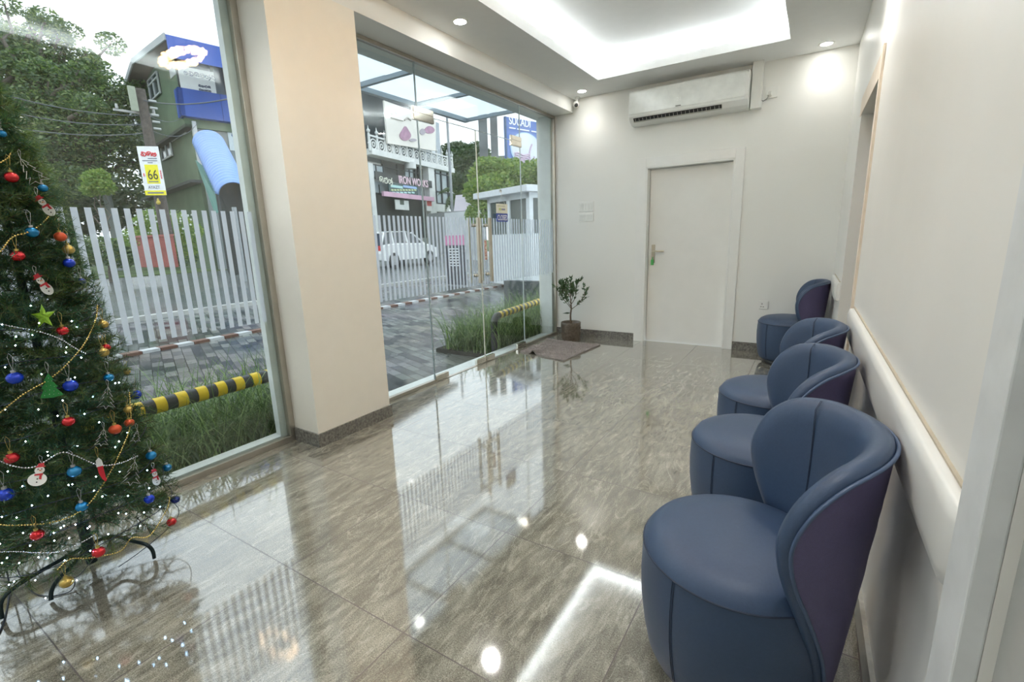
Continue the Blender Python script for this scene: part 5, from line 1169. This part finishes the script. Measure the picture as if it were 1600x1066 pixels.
def snowman(u,v,s,lean,lb,top=False):
    c=fpt(u,v); S=s*(c-CAM).dot(FW)/F_PX; n=(CAM-c).normalized(); x=(RT*math.cos(lean)+UP*math.sin(lean)); y=n.cross(x).normalized(); y=y if y.z>0 else -y
    P=lambda a,b,d=0: c+x*a*S+y*b*S+n*d
    t=thing('snowman_ornament',lb,'ornament',c); WH=mat('snowman_white',(.78,.78,.74),.5); RD=mat('snowman_red',(.55,.03,.04),.6)
    def ell(a,b,ra,rb,th,d0=0,k=18): return [P(a+ra*math.cos(2*PI*i/k),b+rb*math.sin(2*PI*i/k),d0) for i in range(k)]
    W_=.95 if top else .55
    m=MB().prism(ell(0,-.45,W_,.62,0),n*.006).prism(ell(0,.42,.5*(1 if top else .7),.36,0),n*.006); m.build('body',WH,t)
    m=MB().prism([P(a,b,.006) for a,b in ((-.4,.05),(.4,.15),(.42,-.02),(.35,-.05),(.4,-.45),(.15,-.4),(.12,-.06),(-.38,-.12))],n*.002); m.build('scarf',RD,t)
    m=MB().prism([P(a,b,.001) for a,b in ((-.5,.66),(.48,.76),(.46,.86),(.3,.84),(.28,1.12),(-.28,1.05),(-.3,.8),(-.5,.76))],n*.007); m.build('hat',RD,t)
    m=MB().sph(P(-.15,.5,.007),S*.06,6).sph(P(.18,.54,.007),S*.06,6).sph(P(0,-.4,.007),S*.07,6).sph(P(.02,-.7,.007),S*.07,6); m.build('buttons_and_eyes',BLK,t)
    m=MB().cyl(P(0,.42,.007),P(.25,.36,.012),S*.06,.0003,6); m.build('carrot_nose',mat('carrot_orange',(.7,.22,.02),.6),t)
    m=MB(); loop(m,P(0,1.1),.03,.008); m.build('hanging_loop',SILV,t)
snowman(71,322,15,.35,'white snowman ornament with red scarf, highest of the snowmen',False)
snowman(68,445,16,.35,'white snowman ornament with red scarf, midway up above the lime star',False)
snowman(60,742,16,0,'round-bellied white snowman ornament with red hat and scarf on the silver garland',True)
snowman(243,746,12,.3,'small snowman ornament with tall red hat at the lower right branch tips',False)
def stocking(u,v,lb):
    c=fpt(u,v); S=20*(c-CAM).dot(FW)/F_PX; n=(CAM-c).normalized(); x=(RT*math.cos(.25)-UP*math.sin(.25)*-1); y=n.cross(x).normalized(); y=y if y.z>0 else -y
    P=lambda a,b,d=0: c+x*a*S+y*b*S+n*d; t=thing('stocking_ornament',lb,'ornament',c)
    MB().prism([P(a,b) for a,b in ((-.2,.35),(.25,.35),(.3,-.6),(.35,-.85),(.2,-.95),(0,-.7),(-.18,-.2))],n*.008).build('stocking_body',mat('red_felt',(.55,.02,.03),.9),t)
    MB().prism([P(a,b,-.001) for a,b in ((-.25,.3),(.3,.3),(.25,.75),(.05,1.0),(-.22,.8))],n*.011).build('fluffy_cuff',mat('white_fluff',(.72,.72,.70),.95),t)
    m=MB(); loop(m,P(0,1),.045,.007); m.build('hanging_loop',GOLD,t)
stocking(157,735,'red stocking ornament with white fluffy cuff on the silver garland')
def wiretree(u,v,s,lb,lean=0):
    c=fpt(u,v,.03); S=s*(c-CAM).dot(FW)/F_PX; n=(CAM-c).normalized(); x=(RT*math.cos(lean)+UP*math.sin(lean)); y=n.cross(x).normalized(); y=y if y.z>0 else -y
    P=lambda a,b: c+x*a*S+y*b*S; m=MB()
    pl=[(0,1),(.32,.55),(.16,.55),(.5,.1),(.25,.1),(.7,-.4),(.35,-.38),(.85,-.85),(.2,-.72),(0,-1),(-.2,-.72),(-.85,-.85),(-.35,-.38),(-.7,-.4),(-.25,.1),(-.5,.1),(-.16,.55),(-.32,.55)]
    m.tube([P(a,b) for a,b in pl],.0012,5,closed=True); m.tube([P(0,1),P(0,.3)],.0008,4); loop(m,P(0,1),.03,.006)
    o=m.build('wire_tree_ornament',mat('silver_glitter_wire',(.50,.50,.47),.5,.5,noise_amt=.3,nscale=400)); tag(o,lb,'ornament','silver wire trees')
wiretree(48,268,20,'silver wire tree ornament, highest, against the outdoor trees',.3)
wiretree(167,622,17,'silver wire tree ornament below a turquoise bauble at the right edge')
wiretree(160,684,13,'silver wire tree ornament left of the orange-red bauble, partly edge-on')
wiretree(207,740,18,'silver wire tree ornament left of the small top-hat snowman')
wiretree(213,682,9,'silver wire tree ornament tucked behind the right gold garland')
# light string
LP=[(48,478),(51,524),(61,505),(3,507),(25,526),(24,540),(104,543),(103,551),(127,559),(112,502),(120,511),(8,574),(28,598),(117,590),(98,626),(145,620),(180,599),(186,598),(90,650),(75,712),(74,706),(121,697),(180,699),(12,737),(187,737),(107,758),(113,757),(147,767),(75,775),(3,808),(26,809),(100,822),(118,820),(185,802),(197,803),(225,801),(140,823),(137,826),(219,822),(36,833),(84,833),(95,825),(108,841),(85,845),(47,853),(60,871),(75,872),(141,861),(169,835),(11,872),(3,880),(101,876),(22,909),(55,907),(14,914),(71,935),(120,907),(233,763),(250,752),(186,690),(155,660),(132,647),(199,676),(60,640),(40,690),(230,735),(8,640),(65,585),(160,776),(200,775),(150,745),(250,792),(35,760),(50,790),(0,850),(30,880)]
WIRE=mat('dark_blue_cable',(.012,.018,.035),.4)
t=thing('string_lights','cool white fairy lights on a dark cable wound through the tree','string lights',(TX,TY,.4))
pts3=[tp(u,v,.005) for u,v in LP]
BU=emis('cool_led_bulb',(.40,.66,1.0),30)
bp0=None
for p in pts3:
    o=MB().sph(V((0,0,0)),.0021,8) if bp0 is None else None
    if bp0 is None:
        bp0=o.build('bulb',BU); bp0.parent=t
        b=bp0
    else: b=bp0.copy(); COL.objects.link(b); b.parent=t
    b.location=p-V(t.location)
m=MB(); order=sorted(range(len(pts3)),key=lambda i:pts3[i].z); 
import itertools
# cable spirals round the tree through the bulb heights
for z0,z1 in ((.15,.62),(.62,1.15)):
    sp=[]
    for i in range(150):
        z=z0+(z1-z0)*i/149; a=i*.19; R=TR(z)*.93; sp.append(V((TX+R*math.cos(a),TY+R*math.sin(a),z+.015*math.sin(i*.6))))
    m.tube(sp,.0016,5)
m.tube(smooth([tp(15,868),F(26,888,.06),F(33,902,.02),F(50,925,.004),F(78,932,.004),F(108,925,.004),F(117,912,.02),F(112,905,.03),F(125,898,.07),tp(150,868)],8),.0020,6)
m.build('cable',WIRE,t,fix=False)
o=MB().tube(smooth([tp(-4,868),F(4,878,.10),F(10,892,.06),F(14,912,.025),F(13,940,.003),F(5,975,.003),F(-12,1010,.003)],8),.0032,8).build('power_cable',WIRE); tag(o,'dark cable trailing over the floor from the tree to the left edge','cable')
# sub-parts go under the part they belong to
for r in [o for o in COL.objects if o.parent is None]:
    nest(r,(('lever','handle_plate'),('key_tag','handle_plate'),('pin_hole','socket_plate'),('socket_switch','socket_plate'),('rocker','plate'),('louvre','body'),('air_slot','body'),('maker_mark','front_panel'),('display_digits','front_panel'),('lens','housing'),('stand_leg','stand_hub'),('lettering','board'),('round_lettering','board'),('writing_row','board'),('onion_picture','board'),('emblem_strokes','board'),('sticker_lettering','sticker'),('window_bars','pale_panes'),('panel_joints','middle_fascia'),('yellow_panels','cloth'),('number','cloth'),('red_round_lettering','cloth'),('small_writing','cloth'),('red_flames','cloth'),('sequins','felt_body'),('scarf','body'),('buttons_and_eyes','body'),('carrot_nose','body')))
